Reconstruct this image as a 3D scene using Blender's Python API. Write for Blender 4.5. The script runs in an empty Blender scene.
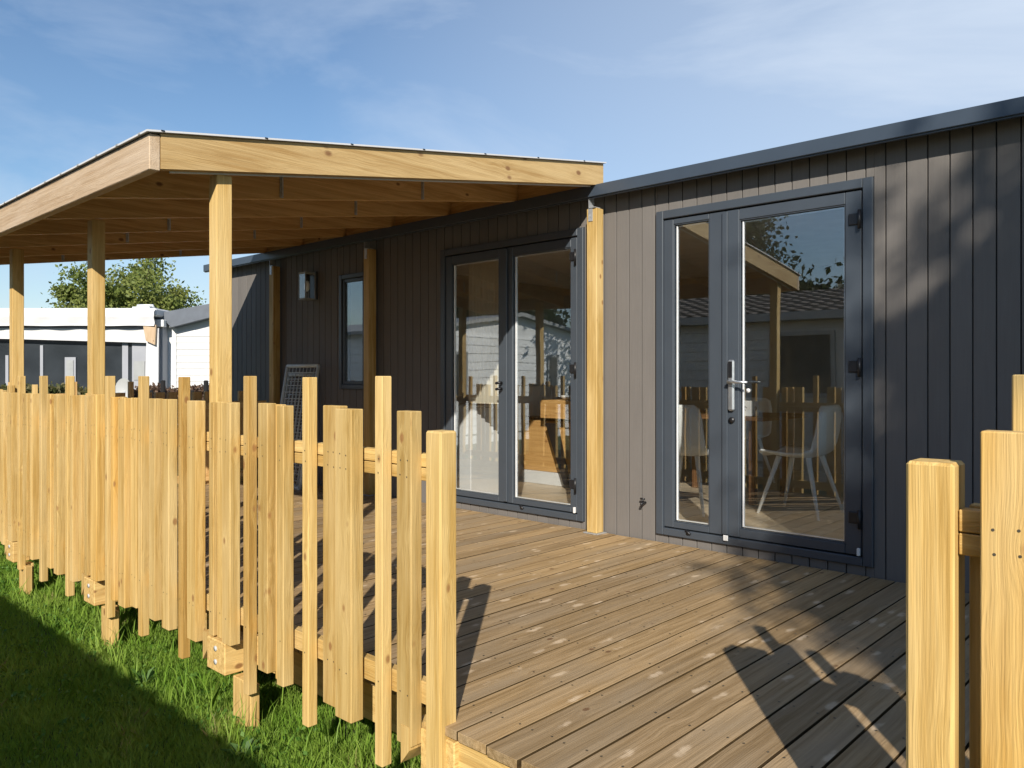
import bpy, bmesh, math, random
import numpy as np
from mathutils import Vector, Matrix, Quaternion
R = math.radians
rnd = random.Random(7)
S = bpy.context.scene
COL = S.collection

# ------------------------------------------------------------------ camera
# world: x = -U (U runs along the home, away to the left), y = W (towards the home), z = height over the deck
F, CX, CY, HY, HC = 794.0, 512.0, 384.0, 376.0, 1.05
TH = math.atan2(847, 794)
SU, CU = math.sin(TH), math.cos(TH)
HEAD = math.atan2(CU, SU)
cam = bpy.data.cameras.new('camera')
cam.sensor_width = 36.0
cam.lens = F * 36.0 / 1024.0
cam.shift_y = -(CY - HY) / 1024.0
cam.clip_end = 2000
cam.clip_start = 0.02
co = bpy.data.objects.new('camera', cam)
COL.objects.link(co)
co.location = (0, 0, HC)
co.rotation_euler = (R(90), 0, HEAD)
S.camera = co

# ------------------------------------------------------------------ light
ELEV = R(29.5)
SUND = Vector((-.651 * math.cos(ELEV), .759 * math.cos(ELEV), -math.sin(ELEV)))
w = bpy.data.worlds.new('World')
S.world = w
w.use_nodes = True
nt = w.node_tree
nt.nodes.clear()
wo = nt.nodes.new('ShaderNodeOutputWorld')
bg = nt.nodes.new('ShaderNodeBackground')
sky = nt.nodes.new('ShaderNodeTexSky')
sky.sky_type = 'NISHITA'
sky.sun_disc = False
sky.sun_elevation = ELEV
sky.sun_rotation = math.atan2(.651, -.759)
sky.air_density = 1.15
sky.dust_density = 0.1
sky.ozone_density = 4.5
bg.inputs['Strength'].default_value = 0.09
geo = nt.nodes.new('ShaderNodeTexCoord')
mp = nt.nodes.new('ShaderNodeMapping')
mp.inputs['Rotation'].default_value = (R(12), R(8), R(-60))
mp.inputs['Scale'].default_value = (1.0, 2.6, 5.0)
n1 = nt.nodes.new('ShaderNodeTexNoise')
n1.inputs['Scale'].default_value = 1.3
n1.inputs['Detail'].default_value = 9
n1.inputs['Roughness'].default_value = 0.55
n1.inputs['Distortion'].default_value = 0.6
cr = nt.nodes.new('ShaderNodeValToRGB')
cr.color_ramp.elements[0].position = 0.44
cr.color_ramp.elements[0].color = (0, 0, 0, 1)
cr.color_ramp.elements[1].position = 0.78
cr.color_ramp.elements[1].color = (.60, .60, .60, 1)
# cirrus veil thickens towards one side of the sky (world direction)
dt = nt.nodes.new('ShaderNodeVectorMath')
dt.operation = 'DOT_PRODUCT'
dt.inputs[1].default_value = (0.10, 0.93, 0.15)
mr = nt.nodes.new('ShaderNodeMapRange')
mr.inputs['From Min'].default_value = 0.44
mr.inputs['From Max'].default_value = 1.0
mr.inputs['To Min'].default_value = 0.0
mr.inputs['To Max'].default_value = 0.80
ad = nt.nodes.new('ShaderNodeMath')
ad.operation = 'ADD'
ad.use_clamp = True
mx = nt.nodes.new('ShaderNodeMix')
mx.data_type = 'RGBA'
mx.inputs['B'].default_value = (5.4, 6.3, 7.6, 1)
L = nt.links.new
L(geo.outputs['Generated'], mp.inputs['Vector'])
L(mp.outputs[0], n1.inputs['Vector'])
L(n1.outputs['Fac'], cr.inputs[0])
L(geo.outputs['Generated'], dt.inputs[0])
L(dt.outputs['Value'], mr.inputs['Value'])
L(cr.outputs[0], ad.inputs[0])
L(mr.outputs[0], ad.inputs[1])
L(ad.outputs[0], mx.inputs['Factor'])
L(sky.outputs[0], mx.inputs['A'])
L(mx.outputs['Result'], bg.inputs['Color'])
L(bg.outputs[0], wo.inputs['Surface'])

sl = bpy.data.lights.new('sun', 'SUN')
sl.energy = 5.0
sl.angle = R(0.53)
sl.color = (1.0, 0.93, 0.82)
so = bpy.data.objects.new('sun', sl)
COL.objects.link(so)
so.rotation_mode = 'QUATERNION'
so.rotation_quaternion = SUND.to_track_quat('-Z', 'Y')
so.location = (3, -4, 8)

S.view_settings.view_transform = 'Standard'
S.view_settings.look = 'None'
S.view_settings.gamma = 1.0
S.view_settings.exposure = 0.44
S.view_settings.use_curve_mapping = False
S.render.engine = 'CYCLES'
S.cycles.use_denoising = True
S.cycles.max_bounces = 8
S.cycles.diffuse_bounces = 4
S.cycles.transparent_max_bounces = 12

# ------------------------------------------------------------------ materials
def newmat(name):
    m = bpy.data.materials.new(name)
    m.use_nodes = True
    t = m.node_tree
    return m, t, t.nodes['Principled BSDF']

def N(t, kind, **kw):
    n = t.nodes.new(kind)
    for k, v in kw.items():
        setattr(n, k, v)
    return n

def rgb(c):
    return (c[0], c[1], c[2], 1)

def plain(name, c, rough=.5, metal=0, spec=.5, var=.08, scale=6.0, bump=0.0, bscale=60.):
    m, t, b = newmat(name)
    tc = N(t, 'ShaderNodeTexCoord')
    no = N(t, 'ShaderNodeTexNoise')
    no.inputs['Scale'].default_value = scale
    no.inputs['Detail'].default_value = 6
    t.links.new(tc.outputs['Object'], no.inputs['Vector'])
    r = N(t, 'ShaderNodeValToRGB')
    r.color_ramp.elements[0].position = .3
    r.color_ramp.elements[1].position = .7
    r.color_ramp.elements[0].color = rgb([x * (1 - var) for x in c])
    r.color_ramp.elements[1].color = rgb([min(1, x * (1 + var)) for x in c])
    t.links.new(no.outputs['Fac'], r.inputs[0])
    t.links.new(r.outputs[0], b.inputs['Base Color'])
    b.inputs['Roughness'].default_value = rough
    b.inputs['Metallic'].default_value = metal
    b.inputs['Specular IOR Level'].default_value = spec
    if bump:
        n2 = N(t, 'ShaderNodeTexNoise')
        n2.inputs['Scale'].default_value = bscale
        n2.inputs['Detail'].default_value = 4
        t.links.new(tc.outputs['Object'], n2.inputs['Vector'])
        bp = N(t, 'ShaderNodeBump')
        bp.inputs['Strength'].default_value = bump
        bp.inputs['Distance'].default_value = .004
        t.links.new(n2.outputs['Fac'], bp.inputs['Height'])
        t.links.new(bp.outputs[0], b.inputs['Normal'])
    return m

def wood(name, light, dark, knot, rough=.6, knotscale=8.5, knotr=.13, spots=None, tint=.16, grain=1.0, vary=None, stain=None):
    """plank timber: attribute wc = (metres along the grain, across, through) + an offset per plank; attribute rn = random per plank"""
    m, t, b = newmat(name)
    lk = t.links.new
    at = N(t, 'ShaderNodeAttribute', attribute_name='wc')
    rn = N(t, 'ShaderNodeAttribute', attribute_name='rn')
    # knots
    mk = N(t, 'ShaderNodeMapping')
    mk.inputs['Scale'].default_value = (.62, 1, 1)
    lk(at.outputs['Vector'], mk.inputs['Vector'])
    vo = N(t, 'ShaderNodeTexVoronoi')
    vo.inputs['Scale'].default_value = knotscale
    lk(mk.outputs[0], vo.inputs['Vector'])
    # wobble the grain round the knots
    wob = N(t, 'ShaderNodeMath', operation='DIVIDE')
    wob.inputs[0].default_value = .0055
    addk = N(t, 'ShaderNodeMath', operation='ADD')
    addk.inputs[1].default_value = .22
    lk(vo.outputs['Distance'], addk.inputs[0])
    lk(addk.outputs[0], wob.inputs[1])
    cmb = N(t, 'ShaderNodeCombineXYZ')
    lk(wob.outputs[0], cmb.inputs['Y'])
    lk(wob.outputs[0], cmb.inputs['Z'])
    va = N(t, 'ShaderNodeVectorMath', operation='ADD')
    lk(at.outputs['Vector'], va.inputs[0])
    lk(cmb.outputs[0], va.inputs[1])
    mg = N(t, 'ShaderNodeMapping')
    mg.inputs['Scale'].default_value = (1.3, 55, 55)
    lk(va.outputs[0], mg.inputs['Vector'])
    g = N(t, 'ShaderNodeTexNoise')
    g.inputs['Scale'].default_value = 1.0
    g.inputs['Detail'].default_value = 5
    g.inputs['Roughness'].default_value = .6
    lk(mg.outputs[0], g.inputs['Vector'])
    rp = N(t, 'ShaderNodeValToRGB')
    rp.color_ramp.elements[0].position = .36
    rp.color_ramp.elements[1].position = .62
    rp.color_ramp.elements[0].color = rgb([d + (l - d) * (1 - grain) for l, d in zip(light, dark)])
    rp.color_ramp.elements[1].color = rgb(light)
    lk(g.outputs['Fac'], rp.inputs[0])
    # fine fibres
    mf = N(t, 'ShaderNodeMapping')
    mf.inputs['Scale'].default_value = (6, 260, 260)
    lk(va.outputs[0], mf.inputs['Vector'])
    f = N(t, 'ShaderNodeTexNoise')
    f.inputs['Scale'].default_value = 1.0
    f.inputs['Detail'].default_value = 2
    lk(mf.outputs[0], f.inputs['Vector'])
    fm = N(t, 'ShaderNodeMapRange')
    fm.inputs['To Min'].default_value = .80
    fm.inputs['To Max'].default_value = 1.16
    lk(f.outputs['Fac'], fm.inputs['Value'])
    # plank to plank difference
    hv = N(t, 'ShaderNodeMapRange')
    hv.inputs['To Min'].default_value = 1 - tint
    hv.inputs['To Max'].default_value = 1 + tint
    lk(rn.outputs['Fac'], hv.inputs['Value'])
    mu = N(t, 'ShaderNodeMath', operation='MULTIPLY')
    lk(fm.outputs[0], mu.inputs[0])
    lk(hv.outputs[0], mu.inputs[1])
    sc = N(t, 'ShaderNodeVectorMath', operation='SCALE')
    lk(rp.outputs[0], sc.inputs[0])
    lk(mu.outputs[0], sc.inputs['Scale'])
    cur = sc.outputs[0]
    if vary:                      # some planks another tone
        frac = N(t, 'ShaderNodeMath', operation='MULTIPLY')
        frac.inputs[1].default_value = 7.31
        lk(rn.outputs['Fac'], frac.inputs[0])
        fr = N(t, 'ShaderNodeMath', operation='FRACT')
        lk(frac.outputs[0], fr.inputs[0])
        pw = N(t, 'ShaderNodeMath', operation='POWER')
        pw.inputs[1].default_value = 2.2
        lk(fr.outputs[0], pw.inputs[0])
        mv = N(t, 'ShaderNodeMix', data_type='RGBA', blend_type='MULTIPLY')
        mv.inputs['B'].default_value = rgb(vary)
        lk(pw.outputs[0], mv.inputs['Factor'])
        lk(cur, mv.inputs['A'])
        cur = mv.outputs['Result']
    if stain:                     # large weathered patches
        ms = N(t, 'ShaderNodeMapping')
        ms.inputs['Scale'].default_value = (1.4, 6, 6)
        lk(at.outputs['Vector'], ms.inputs['Vector'])
        ns = N(t, 'ShaderNodeTexNoise')
        ns.inputs['Scale'].default_value = 1.0
        ns.inputs['Detail'].default_value = 4
        lk(ms.outputs[0], ns.inputs['Vector'])
        rs = N(t, 'ShaderNodeMapRange')
        rs.inputs['From Min'].default_value = .45
        rs.inputs['From Max'].default_value = .68
        lk(ns.outputs['Fac'], rs.inputs['Value'])
        mv = N(t, 'ShaderNodeMix', data_type='RGBA')
        mv.inputs['B'].default_value = rgb(stain)
        sf = N(t, 'ShaderNodeMath', operation='MULTIPLY')
        sf.inputs[1].default_value = .6
        lk(rs.outputs[0], sf.inputs[0])
        lk(sf.outputs[0], mv.inputs['Factor'])
        lk(cur, mv.inputs['A'])
        cur = mv.outputs['Result']
    kr = N(t, 'ShaderNodeMapRange', interpolation_type='SMOOTHSTEP')
    kr.inputs['From Min'].default_value = knotr * .45
    kr.inputs['From Max'].default_value = knotr
    kr.inputs['To Min'].default_value = .85
    kr.inputs['To Max'].default_value = 0
    lk(vo.outputs['Distance'], kr.inputs['Value'])
    mk2 = N(t, 'ShaderNodeMix', data_type='RGBA')
    mk2.inputs['B'].default_value = rgb(knot)
    lk(kr.outputs[0], mk2.inputs['Factor'])
    lk(cur, mk2.inputs['A'])
    cur = mk2.outputs['Result']
    if spots:                     # pale worn spots
        mp2 = N(t, 'ShaderNodeMapping')
        mp2.inputs['Scale'].default_value = (.36, 1.1, .2)
        mp2.inputs['Location'].default_value = (3.3, 1.7, 5.1)
        lk(va.outputs[0], mp2.inputs['Vector'])
        nd = N(t, 'ShaderNodeTexNoise')
        nd.inputs['Scale'].default_value = 30
        lk(at.outputs['Vector'], nd.inputs['Vector'])
        v2 = N(t, 'ShaderNodeTexVoronoi')
        v2.inputs['Scale'].default_value = 11.5
        lk(mp2.outputs[0], v2.inputs['Vector'])
        s2 = N(t, 'ShaderNodeMath', operation='MULTIPLY_ADD')
        s2.inputs[1].default_value = .32
        lk(nd.outputs['Fac'], s2.inputs[0])
        lk(v2.outputs['Distance'], s2.inputs[2])
        k2 = N(t, 'ShaderNodeMapRange', interpolation_type='SMOOTHSTEP')
        k2.inputs['From Min'].default_value = .22
        k2.inputs['From Max'].default_value = .39
        k2.inputs['To Min'].default_value = .52
        k2.inputs['To Max'].default_value = 0
        lk(s2.outputs[0], k2.inputs['Value'])
        m3 = N(t, 'ShaderNodeMix', data_type='RGBA')
        m3.inputs['B'].default_value = rgb(spots)
        lk(k2.outputs[0], m3.inputs['Factor'])
        lk(cur, m3.inputs['A'])
        cur = m3.outputs['Result']
    lk(cur, b.inputs['Base Color'])
    b.inputs['Roughness'].default_value = rough
    b.inputs['Specular IOR Level'].default_value = .3
    bp = N(t, 'ShaderNodeBump')
    bp.inputs['Strength'].default_value = .55
    bp.inputs['Distance'].default_value = .003
    ab = N(t, 'ShaderNodeMath', operation='ADD')
    lk(g.outputs['Fac'], ab.inputs[0])
    lk(f.outputs['Fac'], ab.inputs[1])
    lk(ab.outputs[0], bp.inputs['Height'])
    lk(bp.outputs[0], b.inputs['Normal'])
    return m

def clad_mat(name, c, rough=.55):
    m, t, b = newmat(name)
    lk = t.links.new
    at = N(t, 'ShaderNodeAttribute', attribute_name='wc')
    rn = N(t, 'ShaderNodeAttribute', attribute_name='rn')
    mg = N(t, 'ShaderNodeMapping')
    mg.inputs['Scale'].default_value = (5, 120, 120)
    lk(at.outputs['Vector'], mg.inputs['Vector'])
    g = N(t, 'ShaderNodeTexNoise')
    g.inputs['Scale'].default_value = 1.0
    g.inputs['Detail'].default_value = 4
    lk(mg.outputs[0], g.inputs['Vector'])
    n2 = N(t, 'ShaderNodeTexNoise')
    n2.inputs['Scale'].default_value = 2.2
    n2.inputs['Detail'].default_value = 5
    lk(at.outputs['Vector'], n2.inputs['Vector'])
    a = N(t, 'ShaderNodeMath', operation='MULTIPLY_ADD')
    a.inputs[1].default_value = .22
    a.inputs[2].default_value = .78
    lk(g.outputs['Fac'], a.inputs[0])
    a2 = N(t, 'ShaderNodeMath', operation='MULTIPLY_ADD')
    a2.inputs[1].default_value = .25
    lk(n2.outputs['Fac'], a2.inputs[0])
    lk(a.outputs[0], a2.inputs[2])
    a3 = N(t, 'ShaderNodeMath', operation='MULTIPLY_ADD')
    a3.inputs[1].default_value = .12
    lk(rn.outputs['Fac'], a3.inputs[0])
    lk(a2.outputs[0], a3.inputs[2])
    sc = N(t, 'ShaderNodeVectorMath', operation='SCALE')
    sc.inputs[0].default_value = [x * .93 for x in c]
    lk(a3.outputs[0], sc.inputs['Scale'])
    lk(sc.outputs[0], b.inputs['Base Color'])
    b.inputs['Roughness'].default_value = rough
    b.inputs['Specular IOR Level'].default_value = .25
    bp = N(t, 'ShaderNodeBump')
    bp.inputs['Strength'].default_value = .25
    bp.inputs['Distance'].default_value = .001
    lk(g.outputs['Fac'], bp.inputs['Height'])
    lk(bp.outputs[0], b.inputs['Normal'])
    return m

def glass_mat(name, base=.14, tint=(.97, .98, .98)):
    m = bpy.data.materials.new(name)
    m.use_nodes = True
    t = m.node_tree
    t.nodes.clear()
    o = N(t, 'ShaderNodeOutputMaterial')
    tr = N(t, 'ShaderNodeBsdfTransparent')
    tr.inputs[0].default_value = rgb(tint)
    gl = N(t, 'ShaderNodeBsdfGlossy')
    gl.inputs['Roughness'].default_value = 0.0
    gl.inputs['Color'].default_value = (.93, .97, 1, 1)
    lw = N(t, 'ShaderNodeLayerWeight')
    lw.inputs['Blend'].default_value = .5
    pw = N(t, 'ShaderNodeMath', operation='POWER')
    pw.inputs[1].default_value = 3.0
    ma = N(t, 'ShaderNodeMath', operation='MULTIPLY_ADD')
    ma.inputs[1].default_value = .55
    ma.inputs[2].default_value = base
    ma.use_clamp = True
    mixs = N(t, 'ShaderNodeMixShader')
    # faint unevenness of the pane
    tc = N(t, 'ShaderNodeTexCoord')
    no = N(t, 'ShaderNodeTexNoise')
    no.inputs['Scale'].default_value = 1.7
    no.inputs['Detail'].default_value = 1
    t.links.new(tc.outputs['Object'], no.inputs['Vector'])
    bp = N(t, 'ShaderNodeBump')
    bp.inputs['Strength'].default_value = .02
    bp.inputs['Distance'].default_value = .05
    t.links.new(no.outputs['Fac'], bp.inputs['Height'])
    t.links.new(bp.outputs[0], gl.inputs['Normal'])
    t.links.new(lw.outputs['Facing'], pw.inputs[0])
    t.links.new(pw.outputs[0], ma.inputs[0])
    t.links.new(ma.outputs[0], mixs.inputs[0])
    t.links.new(tr.outputs[0], mixs.inputs[1])
    t.links.new(gl.outputs[0], mixs.inputs[2])
    t.links.new(mixs.outputs[0], o.inputs['Surface'])
    return m

def leaf_mat(name, c1, c2, trans=.35):
    m, t, b = newmat(name)
    lk = t.links.new
    at = N(t, 'ShaderNodeAttribute', attribute_name='rn')
    r = N(t, 'ShaderNodeValToRGB')
    r.color_ramp.elements[0].color = rgb(c1)
    r.color_ramp.elements[1].color = rgb(c2)
    lk(at.outputs['Fac'], r.inputs[0])
    lk(r.outputs[0], b.inputs['Base Color'])
    b.inputs['Roughness'].default_value = .55
    b.inputs['Specular IOR Level'].default_value = .3
    tr = N(t, 'ShaderNodeBsdfTranslucent')
    lk(r.outputs[0], tr.inputs['Color'])
    mi = N(t, 'ShaderNodeMixShader')
    mi.inputs[0].default_value = trans
    lk(b.outputs[0], mi.inputs[1])
    lk(tr.outputs[0], mi.inputs[2])
    lk(mi.outputs[0], t.nodes['Material Output'].inputs['Surface'])
    return m

M = {}
M['screw'] = plain('screw', (.10, .085, .06), .5, metal=.4)
M['pine'] = wood('pine', (.575, .40, .155), (.42, .26, .075), (.27, .13, .045), vary=(.97, .86, .66), tint=.20, rough=.6, stain=(.64, .47, .22), knotscale=9.5, knotr=.13)
M['fascia'] = wood('fascia', (.49, .34, .155), (.35, .215, .08), (.17, .075, .03), tint=.08, rough=.65, stain=(.55, .40, .20), knotscale=8, knotr=.16)
M['rafter'] = wood('rafter', (.66, .43, .19), (.48, .28, .10), (.13, .055, .02), tint=.10)
M['weathered'] = wood('weathered', (.52, .385, .25), (.40, .27, .155), (.20, .10, .06), tint=.06, stain=(.56, .44, .32))
M['deck'] = wood('deck', (.40, .272, .138), (.255, .162, .07), (.13, .065, .03), rough=.62, knotscale=7, knotr=.09, spots=(.72, .57, .40), tint=.20, vary=(.88, .92, 1.05), stain=(.29, .225, .15))
M['groove'] = wood('groove', (.085, .055, .022), (.045, .028, .012), (.03, .02, .01))
M['deck_edge'] = wood('deck_edge', (.62, .43, .17), (.46, .29, .10), (.2, .09, .03))
M['cabinet_wood'] = wood('cabinet_wood', (.62, .36, .13), (.48, .25, .08), (.3, .14, .05), tint=.05)
M['table_wood'] = wood('table_wood', (.20, .10, .045), (.12, .055, .022), (.06, .03, .01), tint=.05)
M['floor_wood'] = wood('floor_wood', (.62, .52, .38), (.48, .38, .26), (.3, .2, .1), tint=.10, rough=.35)
M['clad'] = clad_mat('clad', (.150, .138, .128), rough=.8)
M['batten_dark'] = plain('batten_dark', (.02, .02, .02), .8)
M['frame'] = plain('frame', (.050, .061, .076), .38, var=.05, bump=.05, bscale=400)
M['trim'] = plain('trim', (.045, .06, .082), .35, var=.05)
M['black'] = plain('black', (.012, .012, .014), .4)
M['gap'] = plain('gap', (.004, .004, .005), .9)
M['steel'] = plain('steel', (.50, .52, .54), .38, metal=.85, var=.12, scale=30)
M['galv'] = plain('galv', (.52, .54, .56), .5, metal=.6, var=.2, scale=60)
M['white'] = plain('white', (.68, .68, .67), .5, var=.03)
M['white_plastic'] = plain('white_plastic', (.86, .87, .85), .35, var=.02)
M['spacer_lit_edge'] = plain('spacer_lit_edge', (.82, .83, .84), .3, metal=.2)
M['glass'] = glass_mat('glass')
M['dark_glass'] = plain('dark_glass', (.03, .035, .04), .08, var=.3, scale=1.5)
M['lamp_glass'] = glass_mat('lamp_glass', .08, (.95, .95, .95))
M['interior'] = plain('interior', (.36, .33, .29), .8)
M['ceiling'] = plain('ceiling', (.72, .70, .66), .8)
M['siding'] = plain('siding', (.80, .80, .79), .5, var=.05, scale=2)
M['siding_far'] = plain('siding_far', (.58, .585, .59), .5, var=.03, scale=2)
M['siding_shade'] = plain('siding_shade', (.50, .50, .48), .55, var=.06, scale=2)  # darker copy of siding, with the wall's shade put into the colour
M['tile'] = plain('tile', (.16, .135, .115), .75, var=.35, scale=9)
M['dark_roof'] = plain('dark_roof', (.10, .115, .14), .5, var=.12)
M['canvas'] = plain('canvas', (.56, .56, .57), .65, var=.04, scale=3)
M['canvas_grey'] = plain('canvas_grey', (.30, .31, .34), .7, var=.06, scale=3)
M['grey'] = plain('grey', (.30, .31, .31), .6)
M['dish'] = plain('dish', (.42, .43, .43), .5)
M['wire'] = plain('wire', (.55, .57, .54), .5)
M['bark'] = plain('bark', (.10, .075, .05), .9, var=.3, scale=20, bump=.6, bscale=40)
M['leaf_olive'] = leaf_mat('leaf_olive', (.08, .13, .022), (.30, .32, .09))
M['leaf_dark'] = leaf_mat('leaf_dark', (.02, .035, .012), (.05, .075, .022))
M['leaf_hedge'] = leaf_mat('leaf_hedge', (.05, .075, .02), (.17, .14, .06))
M['leaf_brown'] = leaf_mat('leaf_brown', (.10, .06, .04), (.20, .13, .09))
M['clover'] = leaf_mat('clover', (.06, .15, .02), (.14, .26, .05))
M['weeds'] = leaf_mat('weeds', (.05, .12, .02), (.09, .18, .035))
M['grass'] = leaf_mat('grass', (.15, .31, .026), (.40, .54, .10), .45)
m, t, b = newmat('curtain')
b.inputs['Base Color'].default_value = (.78, .72, .58, 1)
b.inputs['Roughness'].default_value = .9
tr = N(t, 'ShaderNodeBsdfTranslucent'); tr.inputs[0].default_value = (.55, .50, .40, 1)
mi = N(t, 'ShaderNodeMixShader'); mi.inputs[0].default_value = .4
t.links.new(b.outputs[0], mi.inputs[1]); t.links.new(tr.outputs[0], mi.inputs[2])
t.links.new(mi.outputs[0], t.nodes['Material Output'].inputs['Surface'])
M['curtain'] = m
m, t, b = newmat('lawn')
tc = N(t, 'ShaderNodeTexCoord')
a1 = N(t, 'ShaderNodeTexNoise'); a1.inputs['Scale'].default_value = 3; a1.inputs['Detail'].default_value = 8
a2 = N(t, 'ShaderNodeTexNoise'); a2.inputs['Scale'].default_value = 60; a2.inputs['Detail'].default_value = 4
t.links.new(tc.outputs['Object'], a1.inputs['Vector']); t.links.new(tc.outputs['Object'], a2.inputs['Vector'])
aa = N(t, 'ShaderNodeMath', operation='ADD'); t.links.new(a1.outputs['Fac'], aa.inputs[0]); t.links.new(a2.outputs['Fac'], aa.inputs[1])
r = N(t, 'ShaderNodeValToRGB')
r.color_ramp.elements[0].position = .35; r.color_ramp.elements[0].color = (.022, .035, .010, 1)
r.color_ramp.elements[1].position = .68; r.color_ramp.elements[1].color = (.075, .11, .025, 1)
hf = N(t, 'ShaderNodeMath', operation='MULTIPLY'); hf.inputs[1].default_value = .5
t.links.new(aa.outputs[0], hf.inputs[0]); t.links.new(hf.outputs[0], r.inputs[0]); t.links.new(r.outputs[0], b.inputs['Base Color'])
b.inputs['Roughness'].default_value = .95
bp = N(t, 'ShaderNodeBump'); bp.inputs['Strength'].default_value = .8; bp.inputs['Distance'].default_value = .02
t.links.new(a2.outputs['Fac'], bp.inputs['Height']); t.links.new(bp.outputs[0], b.inputs['Normal'])
M['lawn'] = m

# ------------------------------------------------------------------ mesh helpers
def P(U, W, h):
    return Vector((-U, W, h))

def uw_px(x, W):
    l = (x - CX) / F
    return (-SU * l + CU) / (CU * l + SU) * W

ROOTS = {}

def inv_of(parent):
    while parent is not None and parent.parent is not None:
        parent = parent.parent
    if parent is None or parent.name not in ROOTS:
        return Matrix.Identity(4)
    return ROOTS[parent.name].inverted()

class MB:
    slot = 0
    def __init__(s):
        s.v = []; s.f = []; s.wc = []; s.rn = []; s.smooth = []; s.mi = []
    def add(s, verts, faces, axis=None, smooth=False, rn=None):
        n0 = len(s.v)
        vs = [Vector(v) for v in verts]
        if axis is None:
            ext = [max(v[i] for v in vs) - min(v[i] for v in vs) for i in range(3)]
            axis = ext.index(max(ext))
        o = Vector((rnd.uniform(0, 50), rnd.uniform(0, 50), rnd.uniform(0, 50)))
        q = rnd.random() if rn is None else rn
        oth = [i for i in range(3) if i != axis]
        for v in vs:
            s.v.append(v)
            s.wc.append((v[axis] + o.x, v[oth[0]] + o.y, v[oth[1]] + o.z))
            s.rn.append(q)
        for f in faces:
            s.f.append([n0 + i for i in f]); s.smooth.append(smooth); s.mi.append(s.slot)
        return s
    def box(s, a, b, c=0.0, axis=None, mat=None, rn=None):
        """box between world corners a and b, edges chamfered by c"""
        lo = [min(a[i], b[i]) for i in range(3)]; hi = [max(a[i], b[i]) for i in range(3)]
        if c <= 0:
            vs = [(x, y, z) for z in (lo[2], hi[2]) for y in (lo[1], hi[1]) for x in (lo[0], hi[0])]
            fs = [(0, 2, 3, 1), (4, 5, 7, 6), (0, 1, 5, 4), (2, 6, 7, 3), (0, 4, 6, 2), (1, 3, 7, 5)]
        else:
            vs = []; idx = {}
            for iz in (0, 1):
                for iy in (0, 1):
                    for ix in (0, 1):
                        X = (lo[0], hi[0])[ix]; Y = (lo[1], hi[1])[iy]; Z = (lo[2], hi[2])[iz]
                        sx = c if ix == 0 else -c; sy = c if iy == 0 else -c; sz = c if iz == 0 else -c
                        for k, p in enumerate(((X, Y + sy, Z + sz), (X + sx, Y, Z + sz), (X + sx, Y + sy, Z))):
                            idx[(ix, iy, iz, k)] = len(vs); vs.append(p)
            I = idx; fs = []
            for s1 in (0, 1):
                q = [I[(s1, 0, 0, 0)], I[(s1, 1, 0, 0)], I[(s1, 1, 1, 0)], I[(s1, 0, 1, 0)]]
                fs.append(q[::-1] if s1 == 0 else q)
                q = [I[(0, s1, 0, 1)], I[(0, s1, 1, 1)], I[(1, s1, 1, 1)], I[(1, s1, 0, 1)]]
                fs.append(q[::-1] if s1 == 0 else q)
                q = [I[(0, 0, s1, 2)], I[(1, 0, s1, 2)], I[(1, 1, s1, 2)], I[(0, 1, s1, 2)]]
                fs.append(q[::-1] if s1 == 0 else q)
            for u in (0, 1):
                for w_ in (0, 1):
                    fs.append([I[(0, u, w_, 1)], I[(1, u, w_, 1)], I[(1, u, w_, 2)], I[(0, u, w_, 2)]])
                    fs.append([I[(u, 0, w_, 0)], I[(u, 1, w_, 0)], I[(u, 1, w_, 2)], I[(u, 0, w_, 2)]])
                    fs.append([I[(u, w_, 0, 0)], I[(u, w_, 1, 0)], I[(u, w_, 1, 1)], I[(u, w_, 0, 1)]])
                    for z in (0, 1):
                        fs.append([I[(u, w_, z, 0)], I[(u, w_, z, 1)], I[(u, w_, z, 2)]])
        if mat is not None:
            vs = [mat @ Vector(v) for v in vs]
        return s.add(vs, fs, axis, rn=rn)
    def ub(s, U0, U1, W0, W1, h0, h1, c=0.0, axis=None, rn=None):
        return s.box((-U0, W0, h0), (-U1, W1, h1), c, axis, rn=rn)
    def prism(s, poly, d, axis=None):
        """polygon (list of points) swept by vector d"""
        n = len(poly); d = Vector(d)
        vs = [Vector(p) for p in poly] + [Vector(p) + d for p in poly]
        fs = [list(range(n))[::-1], list(range(n, 2 * n))]
        for i in range(n):
            j = (i + 1) % n
            fs.append([i, j, n + j, n + i])
        return s.add(vs, fs, axis)
    def tube(s, pts, rad, n=8, cap=True, smooth=True):
        pts = [Vector(p) for p in pts]
        if not isinstance(rad, (list, tuple)):
            rad = [rad] * len(pts)
        vs = []; fs = []
        ref = None
        for i, p in enumerate(pts):
            d = (pts[min(i + 1, len(pts) - 1)] - pts[max(i - 1, 0)]).normalized()
            if ref is None:
                ref = Vector((0, 0, 1)) if abs(d.z) < .9 else Vector((1, 0, 0))
            x = d.cross(ref).normalized(); y = d.cross(x).normalized()
            ref = y.cross(d) if False else ref
            for k in range(n):
                a = 2 * math.pi * k / n
                vs.append(p + (x * math.cos(a) + y * math.sin(a)) * rad[i])
        for i in range(len(pts) - 1):
            for k in range(n):
                k2 = (k + 1) % n
                fs.append([i * n + k, i * n + k2, (i + 1) * n + k2, (i + 1) * n + k])
        if cap:
            fs.append(list(range(n))[::-1]); fs.append([(len(pts) - 1) * n + k for k in range(n)])
        return s.add(vs, fs, smooth=smooth)
    def disc(s, c, n, r_, k=7):
        c = Vector(c); n = Vector(n).normalized()
        a = n.orthogonal().normalized(); b_ = n.cross(a)
        s.slot = 1
        s.add([c + (a * math.cos(6.2832 * i / k) + b_ * math.sin(6.2832 * i / k)) * r_ for i in range(k)], [list(range(k))])
        s.slot = 0
        return s
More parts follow.
